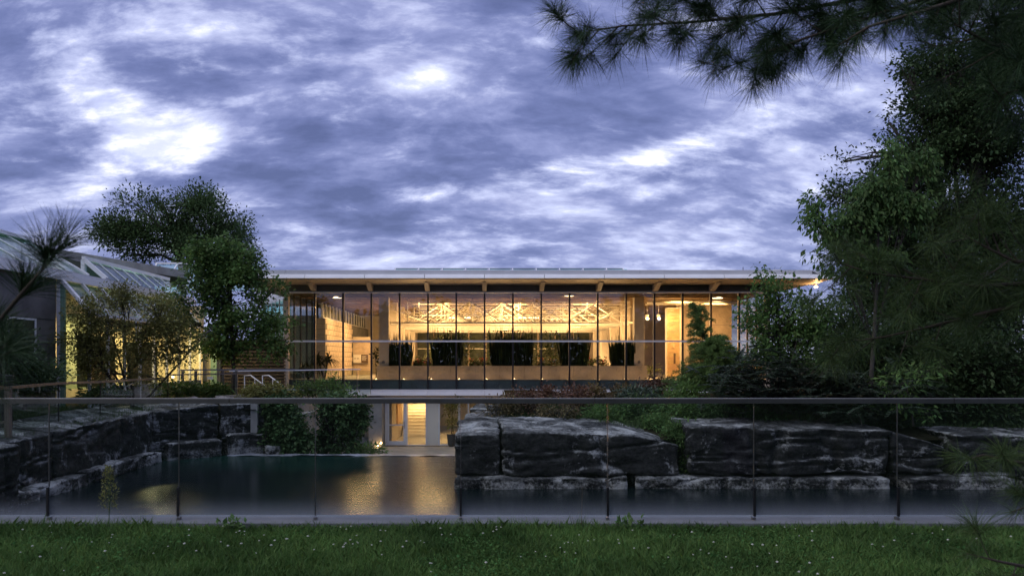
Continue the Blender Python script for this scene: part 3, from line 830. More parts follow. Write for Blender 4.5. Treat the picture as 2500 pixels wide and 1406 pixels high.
MB().tube([(ends[0], 40.2, 5.99), (ends[-1], 40.2, 5.99)], .008, 5).build('cable', 'steel', ln)
ant = thing('roof_antenna', 'small black bent arm antenna on the roof near the right trees', 'antenna', (fx(1812, 40.5), 40.5, 5.88))
a0 = fx(1793, 40.5)
MB().tube([(a0, 40.5, 5.885), (a0 + .2, 40.5, 5.94), (a0 + .42, 40.5, 5.955)], .022, 8).build('arm', 'black_metal', ant, smooth=True)
MB().lathe((a0 + .45, 40.5, 5.90), [(.05, 0), (.05, .10), (.022, .12), (.015, .28), (.004, .31)], 10).build('mast', 'black_metal', ant)
mb = MB(); vx = fx(1897, 42); mb.box(vx - .13, vx + .13, 42, 42.3, 5.865, 6.2); mb.box(vx - .16, vx + .16, 41.97, 42.33, 6.2, 6.24)
tag(mb.build('roof_vent', 'fascia'), 'small grey box vent on the roof behind the tall vine shoot', 'vent')

# lamps of the hall
for y in (45.5, 49.6, 53.9, 58.4):
    for x in (-3.2, 1.6, 6.2):
        area((x, y, 4.80), 1.7, 165, (0, 0, 0), WARM, 1.2)
for y in (46, 51, 56):
    for x in (-4.2, 1.4, 7.0): area((x, y, 1.0), 3.4, 125, (PI, 0, 0), (1, .585, .25), 3.4)
area((-7.6, 46.5, 4.5), 1.2, 110, (0, 0, 0)); area((-7.2, 51.5, 4.4), 1.2, 170, (0, 0, 0)); area((10.2, 44.5, 4.5), .9, 80)
area((10.9, 43.4, 4.6), .8, 200, (math.radians(20), 0, 0), (1, .55, .2)); area((13.2, 44.2, 4.6), 1.2, 90, (math.radians(15), 0, 0), (1, .5, .16))
for x, y, lab in ((fx(1580, 48), 48, 'bright round spotlight beside the white column'), (fx(1608, 48), 48, 'bright round spotlight next to the timber slat wall')):
    sp = thing('spotlight', lab, 'lamp', (x, y, 3.9), 'twin spotlights in the hall')
    MB().lathe((x, y, 3.92), [(.05, 0), (.11, .05), (.11, .22), (.04, .26)], 14).build('housing', 'warm_white', sp)
    MB().lathe((x, y - .10, 3.83), [(.02, 0), (.09, .03), (.09, .10), (.02, .13)], 14).build('bulb', 'bulb', sp)
    MB().tube([(x, y, 4.18), (x, y, 4.86)], .012, 6).build('drop_rod', 'warm_white', sp)
    point((x, y - .3, 3.75), 40, .08)
p = P(1992, 703, 40.8)
lp = thing('soffit_lamp', 'bright round lamp under the right roof overhang beside the trees', 'lamp', p)
MB().lathe(p, [(.03, 0), (.085, .03), (.085, .09), (.03, .12)], 14).build('bulb', 'bulb', lp)
MB().lathe(p + Vector((0, 0, .121)), [(.10, 0), (.10, .03), (.05, .05)], 14).build('base', 'steel', lp)
MB().tube([p + Vector((0, 0, .16)), p + Vector((0, 0, .26))], .012, 6).build('drop_rod', 'steel', lp)
point(p - Vector((0, .2, .1)), 25, .08)
for i, (px, py, y, wd) in enumerate(((1120, 776, 57, 1.7), (1205, 778, 57.6, 1.7), (1290, 776, 57, 1.5), (1375, 778, 57.6, 1.7))):
    p = P(px, py, y)
    lp = thing('pendant_lamp', ['glowing long pendant lamp, leftmost over the hall greenery', 'glowing long pendant lamp, second from the left over the greenery', 'glowing long pendant lamp, third from the left over the greenery', 'glowing long pendant lamp, rightmost over the hall greenery'][i], 'lamp', p, 'pendant lamps over the hall greenery')
    MB().box(p.x - wd / 2, p.x + wd / 2, y - .25, y + .25, p.z - .05, p.z + .03).build('diffuser', 'tube_glow', lp)
    MB().box(p.x - wd / 2 - .03, p.x + wd / 2 + .03, y - .28, y + .28, p.z + .032, p.z + .12).build('shade', 'warm_white', lp)
    for s in (-.6, .6): MB().tube([(p.x + s, y, p.z + .12), (p.x + s, y, 4.9)], .008, 5).build('hanger', 'warm_white', lp)
for i, (px, py, y) in enumerate(((822, 727, 44), (1390, 722, 43.4), (1752, 728, 44))):
    p = P(px, py, y)
    lp = thing('ceiling_lamp', ['flat oval ceiling lamp near the left corner bay of the hall', 'flat oval ceiling lamp over the middle of the hall', 'flat oval ceiling lamp above the feathery young conifer'][i], 'lamp', p, 'flat oval ceiling lamps in the hall')
    MB().lathe(p, [(.28, 0), (.28, .03), (.1, .05)], 18).build('diffuser', 'tube_glow', lp)
    MB().lathe(p + Vector((0, 0, .055)), [(.3, 0), (.3, .03), (.06, .08)], 18).build('rim', 'warm_white', lp)

# planter with uplights
pl = MB(); yp = 43.0
plx0, plx1 = fx(920, yp), fx(1580, yp)
plz = fz(893, yp)
plant_box = thing('concrete_planter', 'long low board marked concrete planter behind the pavilion glass', 'planter', ((plx0 + plx1) / 2, yp, FL))
nb = 11; stp = (plx1 - plx0) / nb
for k in range(nb):
    p_ = MB().box(plx0 + k * stp + .004, plx0 + (k + 1) * stp - .004, yp, yp + .12, FL, plz).build('panel', 'concrete_int', plant_box)
    mb = MB()
    for s in (.3, .75):
        mb.lathe((0, 0, 0), [(.022, 0), (.022, .004)], 8)
        xx = plx0 + (k + s) * stp
        for i in range(len(mb.v) - 16, len(mb.v)): v = mb.v[i]; mb.v[i] = (xx + v[0], yp - .003 + v[2], plz - .2 + v[1])
    mb.build('tie_hole', 'dark_band', p_)
MB().box(plx0, plx1, yp + .125, yp + 1.3, FL, plz - .06).build('soil_bed', 'soil', plant_box)
MB().box(plx0, plx1, yp + 1.301, yp + 1.42, FL, plz).build('back_panel', 'concrete_int', plant_box)
UPL = ['just right of the first white column', 'below the left snake plant hedge', 'below the palm', 'between the second hedge and the widest hedge', 'under the left end of the widest hedge', 'under the right half of the widest hedge', 'right of the widest hedge', 'under the second hedge from the right', 'between the two right hand hedges', 'under the right end hedge', 'by the thin indoor tree at the planter end']
for k in range(-4, 7):
    x = k * MODX + .12
    up_l = thing('floor_uplight', f'tiny bright floor uplight before the planter, {UPL[k + 4]}', 'lamp', (x, 42.2, FL), 'floor uplights along the planter')
    MB().lathe((x, 42.2, FL), [(.05, 0), (.05, .03), (.035, .035)], 10).build('ring', 'steel', up_l)
    MB().lathe((x, 42.2, FL + .036), [(.034, 0), (.02, .012)], 10).build('lens', 'bulb', up_l)
    point((x, 42.35, FL + .12), 3.2, .04)

# ------------------------------------------------------------------ plants helpers
def rdirs(n):
    v = RNG.normal(size=(n, 3)); return unit(v)
def leaf_cloud(centers, per, spread, length, ratio, droop=.3, upn=.7, lvar=.35, twigdir=None):
    n = len(centers) * per
    c = np.repeat(centers, per, axis=0)
    off = RNG.normal(size=(n, 3)) * spread
    pos = c + off
    ax = rdirs(n) + unit(off) * .6
    if twigdir is not None: ax = ax + np.repeat(twigdir, per, axis=0) * .9
    ax[:, 2] -= droop
    nr = rdirs(n) * (1 - upn) + np.array([0, 0, 1.0]) * upn
    ln = length * (1 + lvar * RNG.normal(size=n)).clip(.45, 1.7)
    return leaf_verts(pos, ax, nr, ln, ratio)
def tree(name, label, cat, base, clumps, ncl, per, leaf, ratio, lmat, bmat='bark', tr=.2, spread=.28, droop=.3, gap=.42, gscale=.6, trunk_to=None, group=None, stems=1, wig=.25, upn=.6, shell=.45, twig=True, limb_r=.35):
    base = Vector(base)
    t = thing(name, label, cat, base, group)
    cen = []; cd = []
    cl3 = [(np.array(c), np.array(r)) for c, r in clumps]
    vol = np.array([max(1e-3, (r[0] * r[1] * r[2]) ** .75) for c, r in cl3]); share = vol / vol.sum()
    mb = MB()
    ctr_all = sum(c * s for (c, r), s in zip(cl3, share))
    top = Vector(trunk_to) if trunk_to else Vector(ctr_all)
    stems_pts = []
    for s_ in range(stems):
        tp = top + Vector((RNG.normal() * .25 * stems, RNG.normal() * .2 * stems, RNG.normal() * .2)) if stems > 1 else top
        pts = []
        for i in range(7):
            f_ = i / 6
            p = base.lerp(tp, f_) + Vector((math.sin(f_ * 5 + s_) * wig * tr * 2, math.cos(f_ * 4 + s_ * 2) * wig * tr * 2, 0)) * (1 if 0 < i else 0)
            pts.append(p)
        mb.tube(pts, [tr * (1.25 if i == 0 else 1) * (1 - .6 * i / 6) for i in range(7)], 9)
        stems_pts.append(pts)
    for (c, r), s in zip(cl3, share):
        k = max(3, int(ncl * s))
        d = rdirs(k); rad = RNG.random(k) ** shell
        pts = c + d * r * rad[:, None]
        keep = fbm(pts * gscale + 13.1, 3) > gap
        pts = pts[keep]
        if not len(pts): continue
        sp = random.choice(stems_pts)
        j = 2 + int(random.random() * 4.5); a = sp[min(j, 6)]
        cv = Vector(c)
        if cv.z < a.z: a = sp[2]
        mid_ = a.lerp(cv, .5) + Vector((0, 0, .12 * (cv - a).length))
        lr = tr * limb_r
        mb.tube([a, mid_, cv], [lr, lr * .7, lr * .4], 6)
        if twig:
            for q in pts[::2]:
                qv = Vector(q); st = mid_.lerp(cv, random.random())
                m2 = st.lerp(qv, .55) + Vector((0, 0, .06 * (qv - st).length))
                mb.tube([st, m2, qv], [lr * .3 + .004, lr * .2 + .003, .004], 4, cap=False)
        cen.append(pts); cd.append(unit(pts - (c - np.array([0, 0, r[2] * .4]))))
    cen = np.concatenate(cen); cd = np.concatenate(cd)
    V = leaf_cloud(cen, per, spread, leaf, ratio, droop, upn, twigdir=cd)
    mb.build('trunk', bmat, t, smooth=True)
    me = np_mesh('crown', V.reshape(-1, 3), 4, len(V)); link('crown', me, lmat, t)
    return t
def C(px, py, Y, rx, ry, dep):
    p = P(px, py, Y); s = Y / F
    return ((p.x, p.y, p.z), (rx * s, dep, ry * s))
def blades(n, base_fn, h, wdt, lean=.12, taper=True):
    """upright strap leaves: returns quads"""
    pos = base_fn(n); ax = np.column_stack([RNG.normal(size=n) * lean, RNG.normal(size=n) * lean, np.ones(n)])
    nr = rdirs(n); nr[:, 2] = 0
    ln = h * (.65 + .5 * RNG.random(n))
    return leaf_verts(pos, ax, nr, ln, wdt / h, fold=.3)

# ---- plants in the hall
snk = [(945, 1005, 820, 'dense dark snake plant hedge at the left end of the planter'), (1055, 1130, 808, 'dark snake plant hedge under the palm, second from the left'),
       (1198, 1302, 804, 'widest dark snake plant hedge in the middle of the planter'), (1368, 1434, 812, 'dark snake plant hedge, second from the right in the planter'),
       (1490, 1553, 818, 'dark snake plant hedge at the right end of the planter')]
for a, b, top, lab in snk:
    yb = 43.6; x0, x1 = fx(a, yb), fx(b, yb); zt_ = fz(top, yb)
    s = thing('snake_plant', lab, 'plant', ((x0 + x1) / 2, yb, plz - .06), 'snake plants in the concrete planter')
    n = int(420 * (x1 - x0)); hgt = zt_ - plz + .06
    V1 = blades(n, lambda k: np.column_stack([RNG.uniform(x0 + .08, x1 - .08, k), RNG.uniform(yb - .3, yb + .45, k), np.full(k, plz - .08)]), hgt * .76, .10, .05)
    V2 = blades(int(n * .16), lambda k: np.column_stack([RNG.uniform(x0, x1, k), RNG.uniform(yb - .3, yb + .45, k), np.full(k, plz - .08)]), hgt * 1.06, .075, .08)
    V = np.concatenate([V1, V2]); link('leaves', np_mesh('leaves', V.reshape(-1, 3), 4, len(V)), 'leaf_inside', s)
    MB().box(x0 + .05, x1 - .05, yb - .35, yb + .5, plz - .1, plz + .05).build('root_ball', 'soil', s)
flw = [(1020, 'beside the left end hedge'), (1155, 'right of the palm hedge'), (1178, 'left of the widest hedge'), (1322, 'just right of the widest hedge'), (1350, 'left of the second-from-right hedge'), (1450, 'right of the second-from-right hedge'), (1470, 'left of the right end hedge'), (1040, 'under the palm')]
for i, (px, wh) in enumerate(flw):
    yb = 43.35; x = fx(px, yb)
    f = thing('flowering_plant', f'low leafy plant with red flowers in the planter, {wh}', 'plant', (x, yb, plz - .06), 'red flowering plants in the concrete planter')
    cen = np.column_stack([RNG.normal(x, .17, 26), RNG.normal(yb, .1, 26), plz + RNG.uniform(-.05, .36, 26)])
    V = leaf_cloud(cen, 9, .06, .13, .6); link('leaves', np_mesh('leaves', V.reshape(-1, 3), 4, len(V)), 'leaf_palm', f)
    cen = np.column_stack([RNG.normal(x, .14, 7), RNG.normal(yb - .1, .08, 7), plz + RNG.uniform(.15, .42, 7)])
    V = leaf_cloud(cen, 6, .03, .09, .7, droop=0); link('flowers', np_mesh('flowers', V.reshape(-1, 3), 4, len(V)), 'flower_red', f)
    MB().tube([(x, yb, plz - .06), (x, yb, plz + .2)], .015, 6).build('stem', 'stem', f)
def rosette(name, label, pos, n, length, lmat, stem_h, group=None, wd=.05, cat='plant', heads=1, dr=.5):
    p = Vector(pos); t = thing(name, label, cat, p, group); Vs = []
    mb = MB()
    for hd in range(heads):
        hp = p + Vector((RNG.normal() * .25 * (heads > 1), RNG.normal() * .2 * (heads > 1), stem_h * (1 - .3 * hd / max(1, heads))))
        mb.tube([p, p.lerp(hp, .5), hp], [.05, .04, .035], 7)
        d = rdirs(n); d[:, 2] = np.abs(d[:, 2]) * .9 - .25; d = unit(d)
        for seg in range(3):
            f0 = seg / 3; a = np.array(hp) + d * length * f0; a[:, 2] -= dr * length * f0 ** 2
            b = np.array(hp) + d * length * (f0 + .34); b[:, 2] -= dr * length * (f0 + .34) ** 2
            side = unit(np.cross(d, np.array([0, 0, 1.0]))) * wd / 2
            wa, wb = (1 - .25 * seg), (1 - .25 * (seg + 1)) if seg < 2 else .05
            Vs.append(np.stack([a - side * wa, a + side * wa, b + side * wb, b - side * wb], axis=1))
    V = np.concatenate(Vs)
    mb.build('stem', 'bark', t, smooth=True); link('leaves', np_mesh('leaves', V.reshape(-1, 3), 4, len(V)), lmat, t)
    return t
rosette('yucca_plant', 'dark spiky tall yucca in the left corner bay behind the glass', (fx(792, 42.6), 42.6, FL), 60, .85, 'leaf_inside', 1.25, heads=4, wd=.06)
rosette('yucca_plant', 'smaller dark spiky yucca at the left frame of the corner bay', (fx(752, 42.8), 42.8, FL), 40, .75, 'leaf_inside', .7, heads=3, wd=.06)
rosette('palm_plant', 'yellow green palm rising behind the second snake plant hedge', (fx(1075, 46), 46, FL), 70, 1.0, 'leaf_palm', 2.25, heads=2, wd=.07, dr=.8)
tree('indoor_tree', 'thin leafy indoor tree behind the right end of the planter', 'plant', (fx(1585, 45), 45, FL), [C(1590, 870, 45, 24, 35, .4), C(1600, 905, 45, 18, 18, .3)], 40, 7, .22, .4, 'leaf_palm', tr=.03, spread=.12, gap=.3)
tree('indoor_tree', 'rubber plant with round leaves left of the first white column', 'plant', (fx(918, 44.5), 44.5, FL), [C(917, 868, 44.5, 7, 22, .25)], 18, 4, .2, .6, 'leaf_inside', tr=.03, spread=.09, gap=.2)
# greenery mass far inside the hall
for i, (px, py, rx, ry, lab) in enumerate(((1110, 850, 50, 34, 'dark shrub at the back of the hall, behind the palm hedge'), (1240, 845, 60, 36, 'dark broad shrub at the back of the hall, mid hall'), (1355, 850, 45, 34, 'dark shrub at the back of the hall, behind the right hedges'))):
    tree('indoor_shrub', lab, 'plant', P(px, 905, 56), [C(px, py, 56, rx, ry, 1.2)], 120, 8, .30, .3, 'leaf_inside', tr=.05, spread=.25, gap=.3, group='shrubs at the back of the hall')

# ------------------------------------------------------------------ lower level
low = pav
YL = 41.5
def lx(px): return (px - CX) * YL / F
def lz(py): return EYE + (CY - py) * YL / F
LT = -.62
MB().box(-8.3, lx(905), YL, YL + .25, TZ, LT).build('lower_wall', 'concrete', low)
MB().box(lx(906), lx(938), YL - .9, YL + .2, TZ, LT).build('pier', 'concrete', low)
# double door
dr = MB().box(lx(940), lx(943), YL, YL + .12, TZ, LT).build('door_frame', 'white_metal', low)
MB().box(lx(943) + .003, lx(1042), YL, YL + .12, -.72, LT).build('frame_head', 'white_metal', dr)
d1 = MB()
d1.box(lx(944), lx(950), YL + .01, YL + .07, TZ + .02, -.73); d1.box(lx(985), lx(991.5), YL + .01, YL + .07, TZ + .02, -.73)
d1.box(lx(950), lx(985), YL + .01, YL + .07, TZ + .02, TZ + .24); d1.box(lx(950), lx(985), YL + .01, YL + .07, -.85, -.73); d1.box(lx(950), lx(985), YL + .015, YL + .065, lz(1038.5), lz(1035.5))
d1 = d1.build('door', 'white_metal', low)
MB().box(lx(950), lx(985), YL + .035, YL + .045, TZ + .24, lz(1038.6)).build('door_glass', 'facade_glass', d1)
MB().box(lx(950), lx(985), YL + .035, YL + .045, lz(1035.4), -.85).build('door_glass', 'facade_glass', d1)
MB().tube([(lx(988), YL + .005, lz(1045)), (lx(988), YL - .06, lz(1045)), (lx(988), YL - .06, lz(1028)), (lx(988), YL + .005, lz(1028))], .014, 6).build('handle', 'steel', d1)
MB().box(lx(992), lx(995), YL, YL + .12, TZ, -.73).build('door_post', 'white_metal', low)
MB().box(lx(995) + .003, lx(1039), YL + .035, YL + .045, TZ + .05, -.73).build('side_light_glass', 'facade_glass', low)
MB().box(lx(995) + .003, lx(1039), YL, YL + .1, TZ, TZ + .045).build('sill', 'white_metal', low)
MB().box(lx(1039) + .003, lx(1042), YL, YL + .12, TZ, -.73).build('door_post', 'white_metal', low)
MB().box(lx(1042) + .003, lx(1070), YL + .02, YL + .10, TZ, LT).build('wall_panel', 'warm_white', low)
MB().box(lx(1070) + .003, lx(1074), YL, YL + .12, TZ, LT).build('door_post', 'white_metal', low)
MB().box(lx(1074) + .003, lx(1118), YL + .035, YL + .045, TZ + .08, LT).build('window_glass', 'facade_glass', low)
MB().box(lx(1074) + .003, lx(1118), YL, YL + .1, TZ, TZ + .075).build('sill', 'white_metal', low)
for a, b in ((1118, 1123), (1142, 1145), (1172, 1178), (1215, 1219)):
    MB().box(lx(a), lx(b), YL, YL + .12, TZ, LT).build('window_post', 'white_metal', low)
for a, b in ((1123, 1142), (1145, 1172), (1178, 1215)):
    MB().box(lx(a) + .003, lx(b) - .003, YL + .035, YL + .045, TZ + .08, LT).build('window_glass', 'facade_glass', low)
MB().box(lx(1220), XR, YL, YL + .2, TZ, LT).build('lower_wall', 'concrete', low)
# lower room
MB().box(-8.2, 3, YL + .26, 54, TZ - .2, TZ).build('lower_floor', 'terrace', low)
MB().box(-8.2, 3, 53.9, 54.1, TZ, -.63).build('lower_back_wall', 'warm_white', low)
MB().box(-5.2, -5.0, YL + .4, 50, TZ, -.63).build('lower_side_wall', 'concrete_int', low)
MB().box(2.8, 3, YL + .26, 53.8, TZ, -.63).build('lower_side_wall', 'plaster', low)
st = MB().box(-4.85, -3.1, 49.6, 49.7, TZ, TZ + .01).build('stair', 'warm_white', low)
for i in range(13):
    MB().box(-4.9, -3.2, 46.2 + i * .3, 46.2 + (i + 1) * .3 + .02, TZ + i * .17, TZ + (i + 1) * .17).build('step', 'warm_white', st)
MB().tube([(-4.8, 46.0, TZ + .95), (-4.8, 50, TZ + 3.0 - .25)], .025, 8).build('stair_rail', 'white_metal', st)
MB().box(-4.98, -4.9, 44, 46, TZ + .9, -.8).build('timber_panel', 'wood_slat', low)
MB().box(-3.15, -2.6, 45.0, 45.4, TZ, TZ + 1.05).build('counter', 'plaster', low)
MB().box(lx(1012), lx(1024), 46, 46.05, -.95, -.80).build('exit_sign', 'exit_red', low)
area((-3.2, 43.6, -.70), .8, 35); area((-4.0, 48, -.70), .9, 60); area((-1.2, 44, -.70), .9, 60); area((1.5, 44.5, -.70), .9, 60)
for px, py in ((927, 1082.5), (935.5, 1076)):
    x = lx(px); z = lz(py)
    wl = thing('wall_lamp', 'tiny round glowing lamp low on the concrete pier' + (', lower one' if px < 930 else ', upper one beside the door'), 'lamp', (x, YL - .92, z), 'low lamps on the concrete pier')
    yy = YL - .905
    mb = MB().lathe((0, 0, 0), [(.05, 0), (.05, .02), (.035, .03)], 12); mb.v = [(x + a, yy - c, z + b) for a, b, c in mb.v]; mb.build('glow', 'bulb', wl)
    mb = MB().lathe((0, 0, 0), [(.062, 0), (.062, .012), (.052, .014)], 12); mb.v = [(x + a, yy - c + .002, z + b) for a, b, c in mb.v]; mb.build('ring', 'steel', wl)
    point((x, YL - 1.0, z), 2.2, .04)
win = thing('court_window', 'narrow warm lit window left of the concrete pier, half behind ivy', 'window', (lx(898), YL - .1, lz(1065)))
MB().box(lx(891), lx(904), YL - .10, YL - .03, lz(1066), lz(1008)).build('pane', 'orange_glow' if False else 'board', win)
mb = MB(); mb.box(lx(890), lx(891), YL - .12, YL - .02, lz(1067), lz(1007)); mb.box(lx(904), lx(905), YL - .12, YL - .02, lz(1067), lz(1007)); mb.box(lx(891), lx(904), YL - .12, YL - .02, lz(1037.5), lz(1036)); mb.build('frame', 'brown_steel', win)
pt = Vector((lx(1103), 41.0, TZ))
tree('potted_tree', 'slender leafy potted tree beside the lower glass doors', 'plant', pt + Vector((0, 0, .55)), [C(1100, 1000, 41, 13, 20, .3), C(1104, 1030, 41, 13, 14, .3), C(1112, 985, 41, 12, 12, .3)], 70, 7, .16, .35, 'leaf_olive', tr=.025, spread=.10, gap=.25)
tag(MB().lathe(pt, [(.13, 0), (.19, .12), (.24, .62), (.25, .66), (.21, .66)], 16).build('plant_pot', 'pot', smooth=False), 'dark tapered round pot under the slender potted tree', 'pot')
hr = thing('court_handrail', 'sloping steel handrail coming down to the court beside the pier', 'handrail', P(905, 1090, 39))
MB().tube([P(868, 1056, 38.5), P(893, 1077, 39), P(905, 1078, 39)], .03, 8).build('rail', 'steel', hr, smooth=True)
for px, py in ((872, 1059), (902, 1078)):
    p = P(px, py, 38.8); MB().tube([p, (p.x, p.y, TZ)], .022, 8).build('post', 'steel', hr)

# ------------------------------------------------------------------ louvred wall left of the pavilion
lw_ = thing('louvred_wall', 'dark horizontal timber louvre wall between the green tree and the pavilion', 'wall', (fx(625, 41), 41, -.24))
lxa, lxb = fx(540, 41.2), fx(699, 41.2) - .05
MB().box(lxa, lxb, 41.30, 41.45, -.24, 2.45).build('backing', 'dark_band', lw_)
for i in range(15):
    z = -.16 + i * .175
    MB().box(lxa, lxb, 41.12, 41.28, z, z + .085).build('slat', 'wood_dark', lw_)
MB().box(lxa - .14, lxa - .003, 41.05, 41.5, -.24, 2.5).build('end_post', 'yellow_wall', lw_)

# ------------------------------------------------------------------ glasshouse at the left
gh = thing('glasshouse', 'low glasshouse wing with sloping white framed glass roof and dark concrete end', 'building', (-16, 30, -.5))
GX = -16.0
def gyx(px, X=GX): return X * F / (px - CX)
MB().box(GX - .35, GX, 16, 29.05, -.7, 4.36).build('concrete_wall', 'concrete_dark', gh)
for z in (2.86,):
    MB().box(GX + .001, GX + .012, 16, 29.05, z, z + .02).build('wall_joint', 'black_metal', gh)
wn = MB()
ya, yb = gyx(24), gyx(88)
wn.box(GX + .01, GX + .07, 26.05, 26.12, 1.55, 2.85); wn.box(GX + .01, GX + .07, 27.60, 27.67, 1.55, 2.85); wn.box(GX + .01, GX + .07, 26.12, 27.60, 2.78, 2.85)
wn = wn.build('window_frame', 'white_metal', gh)
MB().box(GX + .02, GX + .04, 26.12, 27.60, 1.55, 2.78).build('window_pane', 'night_green', wn)
MB().box(GX - .05, GX + .25, 16, 42.5, 4.36, 4.60).build('eaves_beam', 'white_metal', gh)
MB().box(GX - .12, GX + .14, 16, 42.5, 4.603, 4.76).build('gutter', 'fascia_top', gh)
# first roof slope
R0, R1 = (GX - .1, 4.78), (-18.5, 6.18)
for k in range(10):
    a = 17.0 + k * 1.46
    MB().slab((R0[0], a + .04, R0[1]), (R0[0], a + 1.42, R0[1]), (R1[0], a + 1.42, R1[1]), (R1[0], a + .04, R1[1]), .02).build('roof_pane', 'roof_glass', gh)
    MB().bar((R0[0], a, R0[1] + .02), (R1[0], a, R1[1] + .02), .07, .03).build('glazing_bar', 'white_metal', gh)
MB().bar((R0[0], 31.6, R0[1] + .02), (R1[0], 31.6, R1[1] + .02), .14, .14).build('gable_bar', 'white_metal', gh)
MB().box(R1[0] - .2, R1[0] + .1, 16, 31.7, 6.2, 6.34).build('ridge_beam', 'white_metal', gh)
MB().prism([(R0[0] - .05, 4.79), (R1[0], 4.79), (R1[0], 6.1)], 'y', 31.56, 31.58).build('gable_glass', 'roof_glass', gh)
MB().slab((R1[0] - .1, 16, 6.18), (R1[0] - .1, 31.6, 6.18), (-21.5, 31.6, 4.7), (-21.5, 16, 4.7), -.04).build('rear_slope', 'green_frame', gh)
# interior glow surfaces under the slope
MB().box(-21.5, -16.4, 16, 42, 4.30, 4.40).build('inner_ceiling', 'green_frame', gh)
# concrete roof slab behind
MB().slab((-24, 30.5, 6.95), (-16.9, 44.5, 6.42), (-20, 50, 6.42), (-30, 40, 6.95), .42).build('concrete_roof', 'concrete', gh)
MB().box(-23.5, -19.5, 34, 46, 4.5, 6.1).build('clerestory_block', 'screen_dark', gh)
# second lantern
L0, L1 = (-15.95, 4.80), (-16.9, 5.62)
ys = np.linspace(32.9, 41.5, 9)
for a, b in zip(ys[:-1], ys[1:]):
    MB().slab((L0[0], a + .04, L0[1]), (L0[0], b - .04, L0[1]), (L1[0], b - .04, L1[1]), (L1[0], a + .04, L1[1]), .02).build('lantern_pane', 'roof_glass', gh)
    MB().bar((L0[0], a, L0[1] + .02), (L1[0], a, L1[1] + .02), .07, .03).build('glazing_bar', 'white_metal', gh)
MB().bar((L1[0], 32.8, L1[1] + .05), (L1[0], 41.6, L1[1] + .05), .16, .16).build('lantern_ridge', 'white_metal', gh)
MB().bar((L0[0], 32.8, L0[1] + .0), (L1[0], 32.8, L1[1] + .0), .16, .16).build('gable_bar', 'white_metal', gh)
MB().box(L1[0] - .08, L1[0] + .08, 32.72, 32.88, 4.6, 5.6).build('lantern_post', 'white_metal', gh)
MB().prism([(L0[0] - .1, 4.82), (L1[0] + .1, 4.82), (L1[0] + .1, 5.55)], 'y', 32.84, 32.86).build('gable_glass', 'roof_glass', gh)
# back lantern, level ridge
for k in range(5):
    a = -19.0 + k * 1.2
    MB().slab((a + .05, 43.0, 5.2), (a + 1.15, 43.0, 5.2), (a + 1.15 - .1, 45.4, 6.95), (a + .05 - .1, 45.4, 6.95), .02).build('back_pane', 'roof_glass', gh)
    MB().bar((a, 43.0, 5.2), (a - .1, 45.4, 6.97), .07, .08).build('glazing_bar', 'white_metal', gh)
MB().bar((-19.2, 45.4, 6.99), (-13.3, 45.4, 6.99), .09, .09).build('back_ridge', 'white_metal', gh)
# lean-to
E = -14.8
MB().box(E - .06, E + .06, 29.1, 40.6, 3.02, 3.16).build('lean_eave', 'white_metal', gh)
ys = np.linspace(29.15, 40.5, 9)
for a, b in zip(ys[:-1], ys[1:]):
    MB().slab((E, a + .05, 3.17), (E, b - .05, 3.17), (GX + .1, b - .05, 4.38), (GX + .1, a + .05, 4.38), .02).build('lean_pane', 'roof_glass', gh)
for i, a in enumerate(ys):
    MB().bar((E + .02, a, 3.18), (GX + .12, a, 4.42), .20 if i == 0 else .08, .12).build('lean_bar', 'white_metal', gh)
    MB().box(E - .05, E + .05, a - .05, a + .05, -.45, 3.018).build('wall_post', 'white_metal', gh)
for i, (a, b) in enumerate(zip(ys[:-1], ys[1:])):
    MB().box(E - .008, E + .008, a + .06, b - .06, .35, 3.0).build('wall_pane', 'rail_glass', gh)
    MB().box(E - .10, E + .03, a + .055, b - .055, -.5, .34).build('wall_base', 'concrete', gh)
MB().box(GX, GX + .13, 29.08, 29.2, -.5, 4.36).build('end_post', 'white_metal', gh)
MB().box(GX + .135, GX + .30, 29.1, 29.2, -.5, 4.2).build('end_stile', 'green_frame', gh)
MB().box(GX + .305, E - .06, 29.14, 29.16, .3, 3.1).build('end_pane', 'roof_glass', gh)
MB().box(-18.4, -18.2, 29.2, 40.6, -.5, 4.3).build('inner_wall', 'yellow_wall', gh)
MB().box(-18.2, E + .05, 40.7, 40.9, -.5, 4.2).build('far_wall', 'yellow_wall', gh)
for y, x0, x1, z1 in ((33.6, -17.6, -16.0, 2.4), (37.0, -17.0, -15.6, 2.2)):
    MB().box(x0, x1, y, y + .1, .2, z1).build('dark_screen', 'screen_dark', gh)
MB().box(-18.2, E, 29.2, 40.6, -.6, -.5).build('glasshouse_floor', 'concrete', gh)
MB().box(E - .05, fx(540, 41.0) - .15, 40.92, 41.0, -.3, 2.5).build('link_wall', 'yellow_wall', gh)
MB().box(fx(513, 40.8), fx(528, 40.8), 40.85, 40.915, -.3, 2.9).build('green_door', 'green_frame', gh)
area((-16.3, 33.5, 3.3), 1.0, 150, color=(1, .72, .36)); area((-16.2, 38.2, 3.2), 1.0, 240, color=(1, .72, .36)); area((-18.5, 26, 4.45), 2.0, 14, (PI, 0, 0), (.85, .95, .80)); area((-18, 37, 4.6), 2.5, 14, (PI, 0, 0), (.8, .95, .88)); area((-14.0, 43.9, 5.0), 1.5, 10, (PI, 0, 0), (.8, .95, .85))
tag(MB().lathe(P(422, 922, 37), [(.04, 0), (.06, .03), (.04, .08)], 10).build('wall_lantern', 'bulb'), 'small bright lamp beside the lit glasshouse door', 'lamp')
